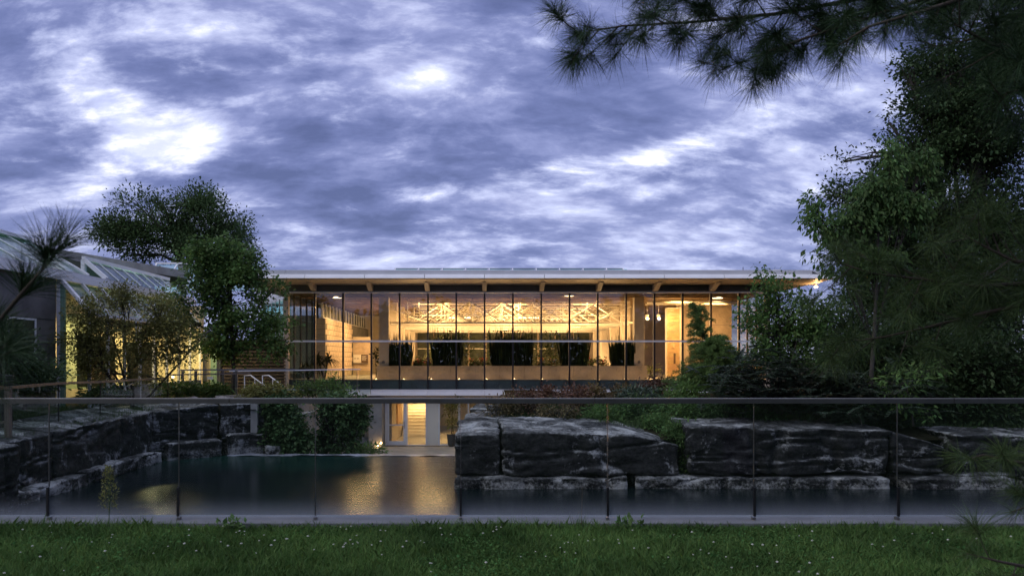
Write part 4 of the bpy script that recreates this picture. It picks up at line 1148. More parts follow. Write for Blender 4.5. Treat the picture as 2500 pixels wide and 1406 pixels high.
# distant glass wing seen under the roof corner
dw = thing('glass_wing', 'pale blue glass wing with white mullions seen past the left roof corner', 'building', (-13.6, 48, -.3))
for k in range(7):
    x = -14.9 + k * .48; yk = 52 - k * .9
    MB().box(x, x + .44, yk, yk + .03, .8, 5.0).build('glass_pane', 'roof_glass', dw)
    MB().box(x - .04, x, yk - .04, yk + .06, .8, 5.05).build('mullion', 'white_metal', dw)
MB().box(-15.2, -11.4, 53.5, 53.6, .4, 4.4).build('inner_wall', 'yellow_wall', dw)
MB().prism([(-13.05, 6.2), (-12.3, 6.2), (-12.55, 7.2), (-12.75, 7.2)], 'y', 52, 54).build('gable_peak', 'roof_glass', dw)
MB().bar((-12.8, 51.9, 7.22), (-12.25, 51.9, 6.2), .08, .08).build('gable_bar', 'white_metal', dw)
MB().box(-15.2, -11.3, 51.5, 54, 4.98 + .08, 6.19).build('roof_block', 'white_metal', dw)

# ------------------------------------------------------------------ left guard along the bank
lg = thing('bank_guard', 'glass guard with sloping steel handrail along the top of the left rock wall', 'glass railing', (-12.4, 25, -.6))
pts = [P(-60, 951, 17.6), P(20, 946, 19.1), P(143, 935.5, 22.4), P(245, 932, 24.6), P(327, 927, 27.0), P(410, 922.5, 29.6)]
for a, b in zip(pts[:-1], pts[1:]):
    MB().bar(a + (b - a) * .002, b - (b - a) * .002, .06, .07).build('handrail', 'steel', lg)
    h = 1.30
    MB().slab(Vector((a.x, a.y, a.z - h)) + (b - a) * .01, Vector((b.x, b.y, b.z - h)) - (b - a) * .01, Vector((b.x, b.y, b.z - .04)) - (b - a) * .01, Vector((a.x, a.y, a.z - .04)) + (b - a) * .01, .014).build('glass_panel', 'rail_glass', lg)
    MB().box(b.x - .012, b.x + .012, b.y - .012, b.y + .012, b.z - h, b.z - .04).build('joint_seal', 'black_metal', lg)
p = pts[1]
MB().box(p.x - .06, p.x + .06, p.y - .06, p.y + .06, -.95, p.z - .037).build('post', 'brown_steel', lg)
MB().bar((p.x - 2, p.y - .2, p.z - .85), (p.x - .07, p.y, p.z - .85), .05, .06).build('mid_rail', 'brown_steel', lg)
# second guard: mesh panels and glass up to the pavilion
mg = thing('mesh_guard', 'woven wire mesh guard with steel posts on the upper path by the lit door', 'railing', P(510, 970, 33))
xs_ = [446, 478, 545, 577]; 
for px in xs_:
    t_ = P(px, 905, 33); MB().box(t_.x - .05, t_.x + .05, 32.96, 33.04, -.35, t_.z).build('post', 'steel', mg)
a, b = P(440, 903, 33), P(720, 901.5, 35.6)
MB().bar(a, b, .06, .06).build('handrail', 'steel', mg)
MB().bar(P(411, 915, 30.2), P(612, 911, 33.0), .05, .05).build('lower_rail', 'brown_steel', mg)
for p0, p1 in zip(xs_[:-1], xs_[1:]):
    mb = MB(); x0, x1 = P(p0, 0, 33).x + .05, P(p1, 0, 33).x - .05; z0, z1 = P(0, 968, 33).z, P(0, 908, 33).z
    for i in range(int((x1 - x0) / .07)): mb.box(x0 + i * .07, x0 + i * .07 + .006, 32.995, 33.001, z0, z1)
    for i in range(int((z1 - z0) / .07)): mb.box(x0, x1, 33.001, 33.007, z0 + i * .07, z0 + i * .07 + .006)
    mb.build('mesh_panel', 'steel', mg)
MB().box(P(505, 0, 32.9).x, P(519, 0, 32.9).x, 32.93, 32.96, P(0, 926, 32.9).z, P(0, 919, 32.9).z).build('white_plate', 'sign_white', mg)
ug = thing('terrace_guard', 'glass guard with white handrail in front of the pavilion corner bay', 'glass railing', P(800, 962, 36))
gpx = [715, 748, 771, 793, 811, 829, 843, 875, 908]
gp = [P(px, 903, 36 + .012 * (px - 715)) for px in gpx]
for a, b in zip(gp[:-1], gp[1:]):
    MB().box(a.x + .01, b.x - .01, a.y, a.y + .014, P(0, 962, a.y).z, a.z - .03).build('glass_panel', 'rail_glass', ug)
    MB().box(b.x - .012, b.x + .008, a.y - .004, a.y + .02, P(0, 962, a.y).z, a.z - .03).build('joint_seal', 'brown_steel', ug)
MB().bar(P(560, 906, 34.5), P(880, 901, 37.8), .05, .05).build('handrail', 'white_metal', ug)
for i, off in enumerate((0, 44)):
    s = thing('stair_handrail', ['left white handrail of the steps down to the court', 'right white handrail of the steps down to the court'][i], 'handrail', P(600 + off, 950, 33.5), 'white step handrails')
    q0, q1, q2, q3 = P(597 + off, 950, 33.5), P(597 + off, 917, 33.5), P(612 + off, 916, 33.4), P(650 + off, 944, 33.0)
    MB().tube([q0, q1, q2, q3], .026, 8).build('rail', 'white_metal', s)
    MB().tube([P(622 + off, 923, 33.3), P(622 + off, 955, 33.3)], .022, 8).build('post', 'white_metal', s)
bl = thing('bollard_light', 'dark louvred bollard light at the left photo edge behind the guard', 'bollard', P(17, 1010, 20.4))
bp = P(17, 915, 20.4)
MB().lathe((bp.x, bp.y, -.85), [(.13, 0), (.13, bp.z - .36 + .85)], 16).build('post', 'black_metal', bl)
for i in range(4): MB().lathe((bp.x, bp.y, bp.z - .34 + i * .075), [(.10, 0), (.165, .015), (.165, .05), (.10, .065)], 16).build('louvre', 'black_metal', bl)
MB().lathe((bp.x, bp.y, bp.z - .04), [(.165, 0), (.16, .03), (.05, .05)], 16).build('cap', 'black_metal', bl)

# ------------------------------------------------------------------ trees and shrubs
tree('background_tree', 'large dark rounded tree behind the glasshouse roof', 'tree', P(440, 720, 66),
     [C(300, 570, 66, 70, 40, 3), C(265, 560, 66, 40, 30, 2), C(345, 510, 66, 60, 34, 3), C(420, 545, 66, 70, 55, 3.5), C(490, 500, 66, 55, 38, 3), C(550, 550, 66, 60, 50, 3), C(590, 600, 66, 45, 40, 2.5), C(470, 600, 66, 80, 45, 3.5), C(360, 585, 66, 70, 45, 3), C(390, 490, 66, 22, 12, 1.4), C(505, 482, 66, 24, 14, 1.4), C(345, 625, 66, 55, 22, 2)],
     1500, 30, .25, .45, 'leaf_far', tr=.42, spread=.40, gap=.40, gscale=.42, trunk_to=P(440, 570, 66), limb_r=.4)
tree('green_tree', 'mid sized bright green tree with heart shaped leaves beside the louvred wall', 'tree', (fx(568, 36), 36, -.3),
     [C(560, 625, 36, 62, 40, 1.4), C(490, 640, 36, 55, 40, 1.3), C(520, 690, 36, 85, 45, 1.6), C(600, 680, 36, 55, 45, 1.4), C(460, 690, 36, 45, 32, 1.1), C(560, 745, 36, 95, 45, 1.7), C(630, 770, 36, 55, 40, 1.2), C(580, 800, 36, 100, 45, 1.6), C(650, 820, 36, 50, 40, 1.1), C(560, 590, 36, 18, 14, .5), C(620, 640, 36, 26, 22, .6), C(690, 790, 36, 28, 12, .5), C(520, 820, 36, 50, 40, 1.1), C(610, 850, 36, 70, 35, 1.1), C(535, 845, 36, 50, 34, 1.0), C(650, 855, 36, 40, 28, .9), C(435, 735, 36, 42, 26, .9), C(450, 780, 36, 46, 24, .9), C(672, 705, 36, 34, 22, .8), C(690, 835, 36, 30, 20, .7), C(500, 605, 36, 30, 20, .7), C(610, 605, 36, 24, 22, .6)],
     1900, 22, .145, .75, 'leaf_green', tr=.12, spread=.18, droop=.7, gap=.455, gscale=1.15, trunk_to=P(560, 660, 36))
tree('olive_tree', 'small spreading olive brown tree with several thin stems before the glasshouse', 'tree', (fx(330, 28.6), 28.6, -.45),
     [C(300, 735, 28.6, 70, 34, 1.1), C(370, 745, 28.6, 65, 32, 1.1), C(215, 765, 28.6, 60, 34, 1.0), C(270, 800, 28.6, 70, 34, 1.1), C(190, 830, 28.6, 52, 32, .9), C(360, 810, 28.6, 70, 40, 1.1), C(430, 800, 28.6, 58, 40, 1.0), C(250, 860, 28.6, 75, 32, 1.0), C(340, 875, 28.6, 75, 36, 1.0), C(430, 860, 28.6, 45, 30, .8), C(190, 895, 28.6, 40, 24, .7), C(475, 820, 28.6, 30, 22, .6), C(290, 915, 28.6, 75, 26, .8), C(390, 925, 28.6, 50, 25, .7), C(310, 708, 28.6, 30, 12, .5)],
     1500, 24, .095, .5, 'leaf_olive', tr=.05, spread=.15, droop=.25, gap=.445, gscale=1.2, stems=5, trunk_to=P(320, 800, 28.6), limb_r=.45)
# big right trees
tree('tall_tree', 'tall dark broadleaf tree filling the upper right corner', 'tree', P(2330, 1040, 27),
     [C(2300, 160, 27, 75, 60, 1.8), C(2360, 240, 27, 95, 75, 2.0), C(2260, 270, 27, 80, 50, 1.6), C(2440, 170, 27, 80, 110, 2.0), C(2220, 370, 27, 75, 60, 1.6), C(2320, 380, 27, 110, 80, 2.2), C(2450, 350, 27, 80, 110, 2.0), C(2180, 450, 27, 90, 50, 1.6), C(2120, 500, 27, 90, 45, 1.5), C(2060, 470, 27, 55, 22, 1.0), C(2060, 395, 27, 16, 24, .5), C(2300, 520, 27, 130, 80, 2.2), C(2440, 560, 27, 100, 100, 2.2), C(2120, 580, 27, 100, 60, 1.7), C(2240, 640, 27, 130, 75, 2.2), C(2400, 720, 27, 130, 90, 2.2), C(2180, 740, 27, 120, 70, 2.0), C(2460, 60, 27, 60, 70, 1.6), C(2215, 165, 27, 22, 30, .7), C(2170, 300, 27, 26, 18, .6)],
     6800, 22, .13, .5, 'leaf_dark', tr=.26, spread=.20, droop=.35, gap=.42, gscale=1.0, trunk_to=P(2400, 300, 27), limb_r=.35, shell=.5)
tree('light_sapling', 'brighter green tree with long drooping leaf tiers before the tall dark tree', 'tree', P(2120, 1020, 22.5),
     [C(1985, 500, 22.5, 16, 30, .3), C(2000, 560, 22.5, 34, 34, .5), C(2050, 600, 22.5, 60, 40, .7), C(2175, 390, 22.5, 24, 50, .4), C(2220, 420, 22.5, 24, 45, .4), C(2255, 400, 22.5, 26, 40, .4), C(2130, 470, 22.5, 55, 40, .6), C(2200, 500, 22.5, 70, 45, .7), C(2100, 540, 22.5, 60, 40, .6), C(2060, 640, 22.5, 70, 34, .7), C(2140, 630, 22.5, 60, 40, .7), C(2230, 520, 22.5, 30, 30, .5), C(1960, 540, 22.5, 12, 12, .2), C(1990, 610, 22.5, 24, 20, .4)],
     1000, 17, .145, .42, 'leaf_mid', tr=.07, spread=.13, droop=1.9, gap=.47, gscale=1.5, trunk_to=P(2150, 480, 22.5), upn=.35)
tree('vine_shrub', 'tall loose shrub with upright vine shoots before the pavilion right end', 'shrub', P(1900, 985, 24.5),
     [C(1857, 690, 24.5, 9, 44, .25), C(1866, 740, 24.5, 16, 30, .3), C(1900, 720, 24.5, 36, 48, .7), C(1830, 760, 24.5, 16, 40, .3), C(1813, 785, 24.5, 9, 25, .2), C(1930, 770, 24.5, 60, 50, .9), C(1880, 810, 24.5, 60, 40, .9), C(1960, 830, 24.5, 75, 50, 1.0), C(1890, 870, 24.5, 75, 40, 1.0), C(1990, 760, 24.5, 40, 35, .8)],
     800, 16, .12, .6, 'leaf_green', tr=.05, spread=.14, droop=.6, gap=.42, gscale=1.4, trunk_to=P(1910, 800, 24.5))
def feathery(label, base, H, wdt, n, lmat, name='young_conifer', tiltx=0.0, cat='tree'):
    """young larch: whorled side shoots dressed in short soft needles"""
    b = Vector(base); t = thing(name, label, cat, b); mb = MB(); Vs = []
    topv = b + Vector((tiltx, 0, H))
    mb.tube([b, b.lerp(topv, .5), topv], [.035, .022, .006], 7)
    for i in range(n):
        f_ = .12 + .86 * i / n; p = b.lerp(topv, f_); az_ = random.random() * 2 * PI
        L = wdt * (1 - f_) ** .75 * random.uniform(.7, 1.15) + .15
        d = Vector((math.cos(az_), math.sin(az_), .35))
        q = [p + d.normalized() * L * s + Vector((0, 0, -.18 * L * s * s + .10 * math.sin(3 * s))) for s in (0, .35, .7, 1.0)]
        mb.tube(q, [.010, .008, .005, .003], 4, cap=False)
        m_ = int(55 * L / .8) + 12
        s = RNG.random(m_) * .95 + .05
        qa = np.array(q); idx = np.minimum((s * 3).astype(int), 2); fr = s * 3 - idx
        pos = qa[idx] * (1 - fr)[:, None] + qa[idx + 1] * fr[:, None]
        dirs = rdirs(m_) + np.array(d.normalized()) * .7
        Vs.append(leaf_verts(np.repeat(pos, 5, 0) + RNG.normal(size=(m_ * 5, 3)) * .025, np.repeat(dirs, 5, 0) + rdirs(m_ * 5) * .8, rdirs(m_ * 5), np.full(m_ * 5, .09), .15))
    V = np.concatenate(Vs); mb.build('trunk', 'bark', t); link('crown', np_mesh('crown', V.reshape(-1, 3), 4, len(V)), lmat, t)
b = P(1770, 990, 27)
feathery('feathery young larch leaning left before the warm lit right bays', b, (P(0, 742, 27) - b).z, 1.25, 125, 'needle_soft', tiltx=-1.05)
b = P(1760, 990, 26)
feathery('low bushy feathery larch at the foot of the leaning young larch', b, (P(0, 830, 26) - b).z, 1.9, 150, 'needle_soft', tiltx=-.2)
def frondbush(label, px, base_py, Y, spots, lmat, n=28, name='yew_shrub', ln=.9):
    """low arching sprays with two rows of small leaves"""
    base = P(px, base_py, Y); t = thing(name, label, 'shrub', base); mb = MB(); Vs = []
    for sx_, sy_, rx, ry in spots:
        for i in range(n):
            c = P(sx_ + RNG.normal() * rx * .5, sy_ + RNG.normal() * ry * .5, Y + RNG.normal() * .7)
            d = Vector((RNG.normal() * .8 - .15, RNG.normal() * .6 - .45, .12 + RNG.normal() * .15)).normalized(); L = ln * random.uniform(.6, 1.2)
            q = [c + d * L * (s - .5) + Vector((0, 0, -.30 * L * (s - .3) ** 2)) for s in (0, .33, .66, 1)]
            mb.tube(q, [.010, .007, .005, .002], 4, cap=False)
            if i % 7 == 0: mb.tube([base, base.lerp(q[0], .5) + Vector((0, 0, .15)), q[0]], [.02, .014, .008], 5, cap=False)
            qa = np.array(q); m_ = 34; s = np.linspace(.05, 1, m_); idx = np.minimum((s * 3).astype(int), 2); fr = s * 3 - idx
            pos = qa[idx] * (1 - fr)[:, None] + qa[idx + 1] * fr[:, None]
            sd_ = np.array(Vector((d.y, -d.x, 0)).normalized())
            for sg in (-1, 1):
                ax = sd_ * sg + np.array(d) * .6 + RNG.normal(size=(m_, 3)) * .12
                Vs.append(leaf_verts(pos, ax, np.tile(np.array([0, 0, 1.0]), (m_, 1)) + RNG.normal(size=(m_, 3)) * .2, .13 * (1.1 - s) + .035, .34))
    V = np.concatenate(Vs); mb.build('stems', 'bark', t, kind='stuff'); link('foliage', np_mesh('foliage', V.reshape(-1, 3), 4, len(V)), lmat, t)
frondbush('wide dark yew with arching sprays below the vine shrub', 1900, 1010, 23.2, [(1800, 930, 70, 40), (1880, 900, 90, 50), (1960, 930, 90, 50), (1850, 970, 110, 28), (1980, 985, 90, 25), (2050, 930, 70, 40)], 'leaf_blue', 110)
frondbush('dark yew with blue tinged sprays below the lower pine bough', 2130, 1030, 22.8, [(2100, 960, 80, 40), (2200, 960, 90, 50), (2150, 1000, 90, 30), (2060, 1010, 60, 20)], 'leaf_blue', 85)
tree('thicket_tree', 'dense dark tree standing behind the right thicket, under the tall tree', 'tree', P(2330, 1010, 31), [C(2110, 720, 31, 60, 60, 1.5), C(2130, 860, 31, 90, 80, 1.5), C(2230, 740, 31, 110, 90, 2), C(2360, 760, 31, 120, 100, 2), C(2470, 800, 31, 100, 140, 2), C(2250, 880, 31, 120, 80, 2), C(2400, 900, 31, 120, 80, 2), C(2060, 900, 31, 80, 50, 1.3)],
     1500, 22, .17, .5, 'leaf_dark', tr=.2, spread=.28, gap=.34, gscale=.9)
tree('understory_shrub', 'dark thick shrub under the tall right tree', 'shrub', P(2300, 1040, 24), [C(2100, 850, 25, 110, 60, 1.3), C(2230, 860, 25, 110, 70, 1.4), C(2350, 880, 24, 120, 80, 1.4), C(2460, 900, 24, 90, 90, 1.4), C(2250, 960, 24, 120, 60, 1.2), C(2400, 990, 24, 120, 50, 1.2), C(2050, 800, 26, 80, 50, 1.0)],
     1900, 20, .13, .5, 'leaf_dark', tr=.09, spread=.20, gap=.33, gscale=1.2, stems=3)
tree('understory_shrub', 'sparse pale leaved shrub low before the dark right thicket', 'shrub', P(2230, 1040, 21.9), [C(2180, 930, 21.9, 60, 22, .5), C(2250, 905, 21.9, 60, 25, .5), C(2190, 980, 21.9, 60, 22, .5), C(2260, 1010, 21.9, 40, 16, .4)],
     110, 9, .15, .36, 'leaf_green', tr=.03, spread=.12, gap=.42, droop=.6, gscale=1.6)
# shrubs on the left bank
tree('bank_shrub', 'dark rounded shrub at the left photo edge before the concrete wall', 'shrub', P(60, 1000, 22.5), [C(50, 880, 22.5, 60, 60, .9), C(20, 820, 22.5, 40, 60, .7), C(95, 920, 22.5, 50, 35, .8), C(30, 940, 22.5, 60, 30, .8)], 300, 18, .12, .5, 'leaf_dark', tr=.05, spread=.15, gap=.36)
tree('bank_shrub', 'bright leaved low shrub beside the dark rounded shrub on the bank', 'shrub', P(120, 980, 23.5), [C(115, 915, 23.5, 40, 22, .6), C(80, 935, 23.5, 40, 20, .6)], 90, 14, .13, .42, 'leaf_green', tr=.03, spread=.13, gap=.3)
for i, (px, py, rx, ry, y, lab, lm) in enumerate(((430, 950, 60, 14, 31.5, 'low leafy groundcover patch before the lit glasshouse door', 'leaf_lime'), (520, 955, 40, 12, 32.3, 'low leafy patch behind the wire mesh guard', 'leaf_lime'), (250, 965, 60, 16, 27.5, 'dark low planting under the olive tree', 'leaf_ivy'))):
    tree('low_shrub', lab, 'shrub', P(px, py + ry + 6, y), [C(px, py, y, rx, ry, .6)], 110, 14, .12, .6, lm, tr=.03, spread=.11, gap=.25, twig=False)
# climbers at the court
tree('ivy_bush', 'tall dark ivy covered bush at the end of the left rock wall', 'shrub', P(690, 1106, 28.9),
     [C(680, 985, 29.3, 36, 26, .7), C(690, 1020, 29.2, 46, 34, .7), C(700, 1060, 29, 52, 34, .7), C(720, 1090, 28.8, 42, 18, .6), C(665, 1070, 28.8, 24, 40, .5), C(655, 1000, 29.2, 18, 26, .5), C(745, 1075, 28.9, 18, 28, .4)], 520, 17, .13, .7, 'leaf_ivy', tr=.05, spread=.12, droop=.9, gap=.30, gscale=1.6, stems=3)
tree('ivy_bush', 'tall leafy green bush right of the concrete side wall in the court', 'shrub', P(830, 1110, 30.5),
     [C(830, 985, 30.5, 60, 28, .8), C(845, 1020, 30.5, 52, 34, .8), C(800, 1010, 30.5, 28, 30, .6), C(870, 1040, 30.5, 26, 34, .6), C(800, 1060, 30.5, 26, 40, .6), C(850, 1075, 30.5, 22, 28, .5), C(785, 1085, 30.3, 26, 22, .5), C(880, 1000, 30.5, 22, 24, .5), C(840, 1098, 30, 50, 10, .5)], 560, 17, .13, .65, 'leaf_ivy', tr=.05, spread=.12, droop=.8, gap=.34, gscale=1.6, stems=3)
tree('spreading_shrub', 'rounded bronze green shrub in front of the white step handrails', 'shrub', P(655, 990, 30), [C(650, 955, 30, 58, 18, .8), C(690, 965, 30, 40, 16, .7), C(620, 965, 30, 36, 14, .7)], 240, 16, .10, .55, 'leaf_olive', tr=.04, spread=.11, gap=.28)
tree('spreading_shrub', 'upright light green shrub before the terrace glass guard', 'shrub', P(790, 995, 33), [C(775, 950, 33, 50, 22, .7), C(815, 945, 33, 14, 34, .4), C(840, 960, 33, 40, 18, .6), C(740, 960, 33, 24, 18, .5)], 240, 14, .11, .45, 'leaf_green', tr=.03, spread=.11, gap=.32)
tree('low_fern', 'flat bright fern patch at the foot of the court door threshold', 'plant', P(905, 1112, 30), [C(905, 1099, 30, 40, 7, .4)], 60, 10, .16, .3, 'leaf_green', tr=.02, spread=.10, gap=.2, twig=False)
MB().box(-7.35, -7.1, 29.6, 36, TZ, -.75).build('court_wall', 'concrete', kind='structure')
# planting on the right rocks
bs = [(1225, 1000, 45, 34, 25, 'brown leaved shrub above the stepped pale rock', 'leaf_bronze'), (1280, 990, 45, 40, 25.5, 'russet shrub beside the brown leaved one over the longest rock', 'leaf_brown'),
      (1330, 965, 22, 16, 27, 'dark red bushy shrub poking over the handrail, first from the left', 'leaf_brown'), (1410, 985, 50, 40, 25.6, 'dark russet shrub in the middle of the right bank', 'leaf_brown'),
      (1400, 966, 36, 12, 27, 'dark red low shrub before the slab edge, mid pavilion', 'leaf_brown'), (1350, 1010, 60, 28, 24.6, 'olive twiggy shrub behind the rounded rock', 'leaf_bronze'),
      (1450, 962, 20, 14, 27, 'yellowish brown shrub over the handrail seam', 'leaf_bronze'), (1515, 958, 24, 14, 27, 'golden brown round shrub on the right bank', 'leaf_bronze'),
      (1605, 942, 34, 12, 27.4, 'arching dark red shrub before the timber slat wall', 'leaf_brown'), (1570, 955, 30, 10, 27, 'small dark red shrub under the arching one', 'leaf_brown')]
for px, py, rx, ry, y, lab, lm in bs:
    tree('bank_shrub', lab, 'shrub', P(px, py + ry + 14, y), [C(px, py, y, rx, ry, .6), C(px + rx * .5, py - ry * .3, y, rx * .5, ry * .6, .5)], 150, 14, .085, .5, lm, tr=.02, spread=.10, gap=.36, gscale=2, stems=3)
gs = [(1655, 1062, 34, 22, 22.1, 'green plant spilling over the rounded right end of the longest rock', 'leaf_green'), (1480, 1015, 60, 22, 24.2, 'ferny green plant over the longest rock', 'leaf_green'), (1560, 1000, 60, 28, 24.5, 'leafy green plant before the golden brown shrub', 'leaf_ivy'), (1650, 1005, 70, 28, 24.3, 'dense green groundcover above the mossy gap', 'leaf_green'),
      (1750, 1010, 70, 24, 24, 'dense green groundcover above the broad flat block', 'leaf_ivy'), (1860, 1020, 70, 20, 23.6, 'dark green groundcover below the yew sprays', 'leaf_ivy'), (1680, 960, 60, 22, 25.5, 'fine leaved green plant below the leaning larch', 'leaf_green'), (1560, 965, 50, 12, 26, 'pale fine leaved plant along the handrail', 'leaf_blue'), (1600, 1035, 40, 12, 23.4, 'green trailing plant at the right end of the longest rock', 'leaf_green')]
for px, py, rx, ry, y, lab, lm in gs:
    tree('bank_plant', lab, 'plant', P(px, py + ry + 8, y), [C(px, py, y, rx, ry, .7)], 170, 13, .11, .35, lm, tr=.02, spread=.11, gap=.25, twig=False)
tree('ivy_patch', 'bright moss green trailing plant hanging in the gap between two right rocks', 'plant', P(1672, 1160, 21.3), [C(1676, 1085, 21.6, 11, 40, .2), C(1672, 1135, 21.4, 13, 22, .2), C(1660, 1050, 22, 22, 18, .3)], 120, 13, .075, .6, 'leaf_lime', tr=.012, spread=.06, droop=1, gap=.2, twig=False)
# sapling by the kerb and a dry grass tuft
sp0 = Vector((gx(295), 6.66, -.05))
def kerb_sapling():
    t = thing('kerb_sapling', 'slim knee high green seedling standing at the kerb before the glass', 'plant', sp0); mb = MB(); H = .54
    mb.tube([sp0, sp0 + Vector((.006, 0, H * .5)), sp0 + Vector((0, 0, H))], [.004, .003, .0015], 6)
    cen = []; 
    for i in range(54):
        f_ = .32 + .66 * i / 54; r = .055 * math.sin(min(1, (1.03 - f_) * 1.9) * PI / 2)
        a = i * 2.4; q = sp0 + Vector((math.cos(a) * r, math.sin(a) * r, H * f_ + .03)); cen.append(q)
        mb.tube([sp0 + Vector((0, 0, H * f_ - .01)), q], [.0015, .0008], 4, cap=False)
    V = leaf_cloud(np.array([tuple(c) for c in cen]), 9, .008, .022, .45, droop=-.6)
    mb.build('stem', 'stem', t); link('leaves', np_mesh('leaves', V.reshape(-1, 3), 4, len(V)), 'leaf_olive', t)
kerb_sapling()
def tuft(px, lab, n, h):
    b0 = Vector((gx(px), 6.68, -.05)); t = thing('grass_tuft', lab, 'grass', b0)
    V = blades(n, lambda k: np.column_stack([RNG.normal(b0.x, .03, k), RNG.normal(b0.y - .01, .01, k), np.full(k, -.05)]), h, .005, .3)
    link('blades', np_mesh('blades', V.reshape(-1, 3), 4, len(V)), 'grass_bank', t)
    MB().tube([b0, b0 + Vector((.01, 0, h * 2.3))], [.0018, .001], 4).build('dry_stalk', 'leaf_bronze', t)
tuft(1412, 'pale grass tuft with a tall dry stalk at the kerb foot', 30, .16)
# broad weeds at the kerb
for px, lab in ((590, 'low broad leaved weed at the kerb near the second glass joint'), (1525, 'low broad leaved weed at the kerb right of the dry stalk')):
    b0 = Vector((gx(px), 6.63, -.05)); t = thing('broad_weed', lab, 'plant', b0)
    V = leaf_cloud(np.array([[b0.x + RNG.normal() * .05, b0.y + RNG.normal() * .02, .0 + RNG.random() * .03] for _ in range(14)]), 4, .015, .06, .45, droop=-.3); link('leaves', np_mesh('leaves', V.reshape(-1, 3), 4, len(V)), 'leaf_green', t)
    MB().tube([b0, b0 + Vector((0, 0, .05))], .004, 5).build('stem', 'stem', t)

# ------------------------------------------------------------------ lawn grass
def grass():
    n = 250000
    x = RNG.uniform(-6.2, 7.2, n); y = 6.74 - 2.6 * RNG.random(n) ** 1.15
    pos = np.column_stack([x, y, np.full(n, -.056)])
    h = .035 + .065 * RNG.random(n) ** 2.5; h *= .45 + 1.1 * fbm(np.column_stack([x * 1.3, y * 1.8, np.zeros(n)]), 3)
    h = np.where((y > 6.5), h * 1.15, h)
    d = rdirs(n); d[:, 2] = 0; lean = .25 + 1.3 * RNG.random(n)
    w_ = .0028 + .0034 * RNG.random(n) ** 2
    ax1 = unit(np.array([0, 0, 1.0]) + d * lean[:, None] * .4); ax2 = unit(np.array([0, 0, 1.0]) * .75 + d * lean[:, None] * 1.3)
    side = unit(np.cross(ax1, rdirs(n)))
    a = pos - side * w_[:, None] / 2 * 1.2; b = pos + side * w_[:, None] / 2 * 1.2
    m1 = pos + ax1 * (h * .55)[:, None]; tip = m1 + ax2 * (h * .55)[:, None]
    V = np.stack([a, b, m1 + side * w_[:, None] / 2, tip, m1 - side * w_[:, None] / 2], axis=1)
    me = np_mesh('grass', V.reshape(-1, 3), 5, n)
    o = link('grass', me, 'grass'); tag(o, 'mown dark green lawn grass in front of the kerb', 'grass', kind='stuff')
grass()
n = 16000
xx = RNG.uniform(-4.8, 5.4, n); yy = 6.72 - 1.9 * RNG.random(n); k_ = fbm(np.column_stack([xx * 1.1, yy * 1.5, np.full(n, 3.3)]), 2) > .46
cc = np.column_stack([xx, yy, -.056 + .018 + .03 * RNG.random(n)])[k_]
V = leaf_cloud(cc, 3, .007, .017, .9, droop=.1, upn=.8)
tag(link('clover_leaves', np_mesh('clover_leaves', V.reshape(-1, 3), 4, len(V)), 'clover_leaf'), 'patches of low clover leaves among the lawn grass', 'clover', kind='stuff')
def clover():
    mb = MB()
    for k in range(14):
        d = rdirs(1)[0]; d[2] = abs(d[2]); c = d * .006
        mb.tube([c * .3, c * 1.9], [.0032, .0018], 4)
    fl = mb.mesh('flower_head'); fl.materials.append(M['clover'])
    stm = MB().tube([(0, 0, -.06), (0, 0, 0)], .0012, 4).mesh('stem'); stm.materials.append(M['stem'])
    root = None
    for i in range(130):
        x = random.uniform(-3.9, 4.6); y = 6.6 - 1.5 * random.random()
        if vnoise(np.array([[x * 1.1, y * 1.5, 3.3]]))[0] < .38: y = random.uniform(5.6, 6.5)
        z = -.055 + random.uniform(.05, .075)
        o = bpy.data.objects.new('clover_flower', None); COL.objects.link(o); o.location = (x, y, z); o.empty_display_size = .01
        tag(o, 'tiny white clover flower head standing in the lawn grass', 'flower', 'white clover flowers in the lawn')
        s = random.uniform(.45, .95); o.scale = (s, s, s)
        a = bpy.data.objects.new('flower_head', fl); COL.objects.link(a); a.parent = o
        b = bpy.data.objects.new('stem', stm); COL.objects.link(b); b.parent = o
clover()
# grass on the left bank
n = 26000
xx = RNG.uniform(-17, -11.5, n); yy = RNG.uniform(17, 28, n)
zz = np.array([bank_z(a, b) for a, b in zip(xx, yy)])
keep = np.abs(xx - np.interp(yy, [18, 21.5, 25, 29], [-16, -14.6, -13.8, -13.0])) > .8
V = blades(n, lambda k: np.column_stack([xx, yy, zz]), .30, .014, .35)[keep]
tag(link('bank_grass', np_mesh('bank_grass', V.reshape(-1, 3), 4, len(V)), 'grass_bank'), 'long loose grass on the bank behind the left rock wall', 'grass', kind='stuff')
n = 26000
xx = RNG.uniform(.6, 17, n); yy = RNG.uniform(23, 28, n); zz = np.array([bank_z(a, b) for a, b in zip(xx, yy)])
V = blades(n, lambda k: np.column_stack([xx, yy, zz]), .28, .02, .5)
tag(link('groundcover', np_mesh('groundcover', V.reshape(-1, 3), 4, len(V)), 'grass_bank'), 'low dark ground plants covering the right bank under the shrubs', 'ground cover', kind='stuff')

# the wood on the far side of the lawn, behind the viewpoint (seen mirrored in the pavilion glass)
n = 3000
xx = RNG.uniform(-60, 62, n); hh = 5.6 + 3.6 * fbm(np.column_stack([xx * .16, np.zeros(n), np.zeros(n)]), 3) + 3.0 * (fbm(np.column_stack([xx * .6, np.ones(n), np.zeros(n)]), 2) - .3)
cen = np.column_stack([xx, RNG.uniform(-36, -28, n), hh * RNG.random(n) ** .85])
V = leaf_cloud(cen, 24, .75, .60, .7, .3)
tag(link('far_wood', np_mesh('far_wood', V.reshape(-1, 3), 4, len(V)), 'leaf_far'), 'dark belt of trees mirrored in the pavilion glass', 'wood', kind='stuff')

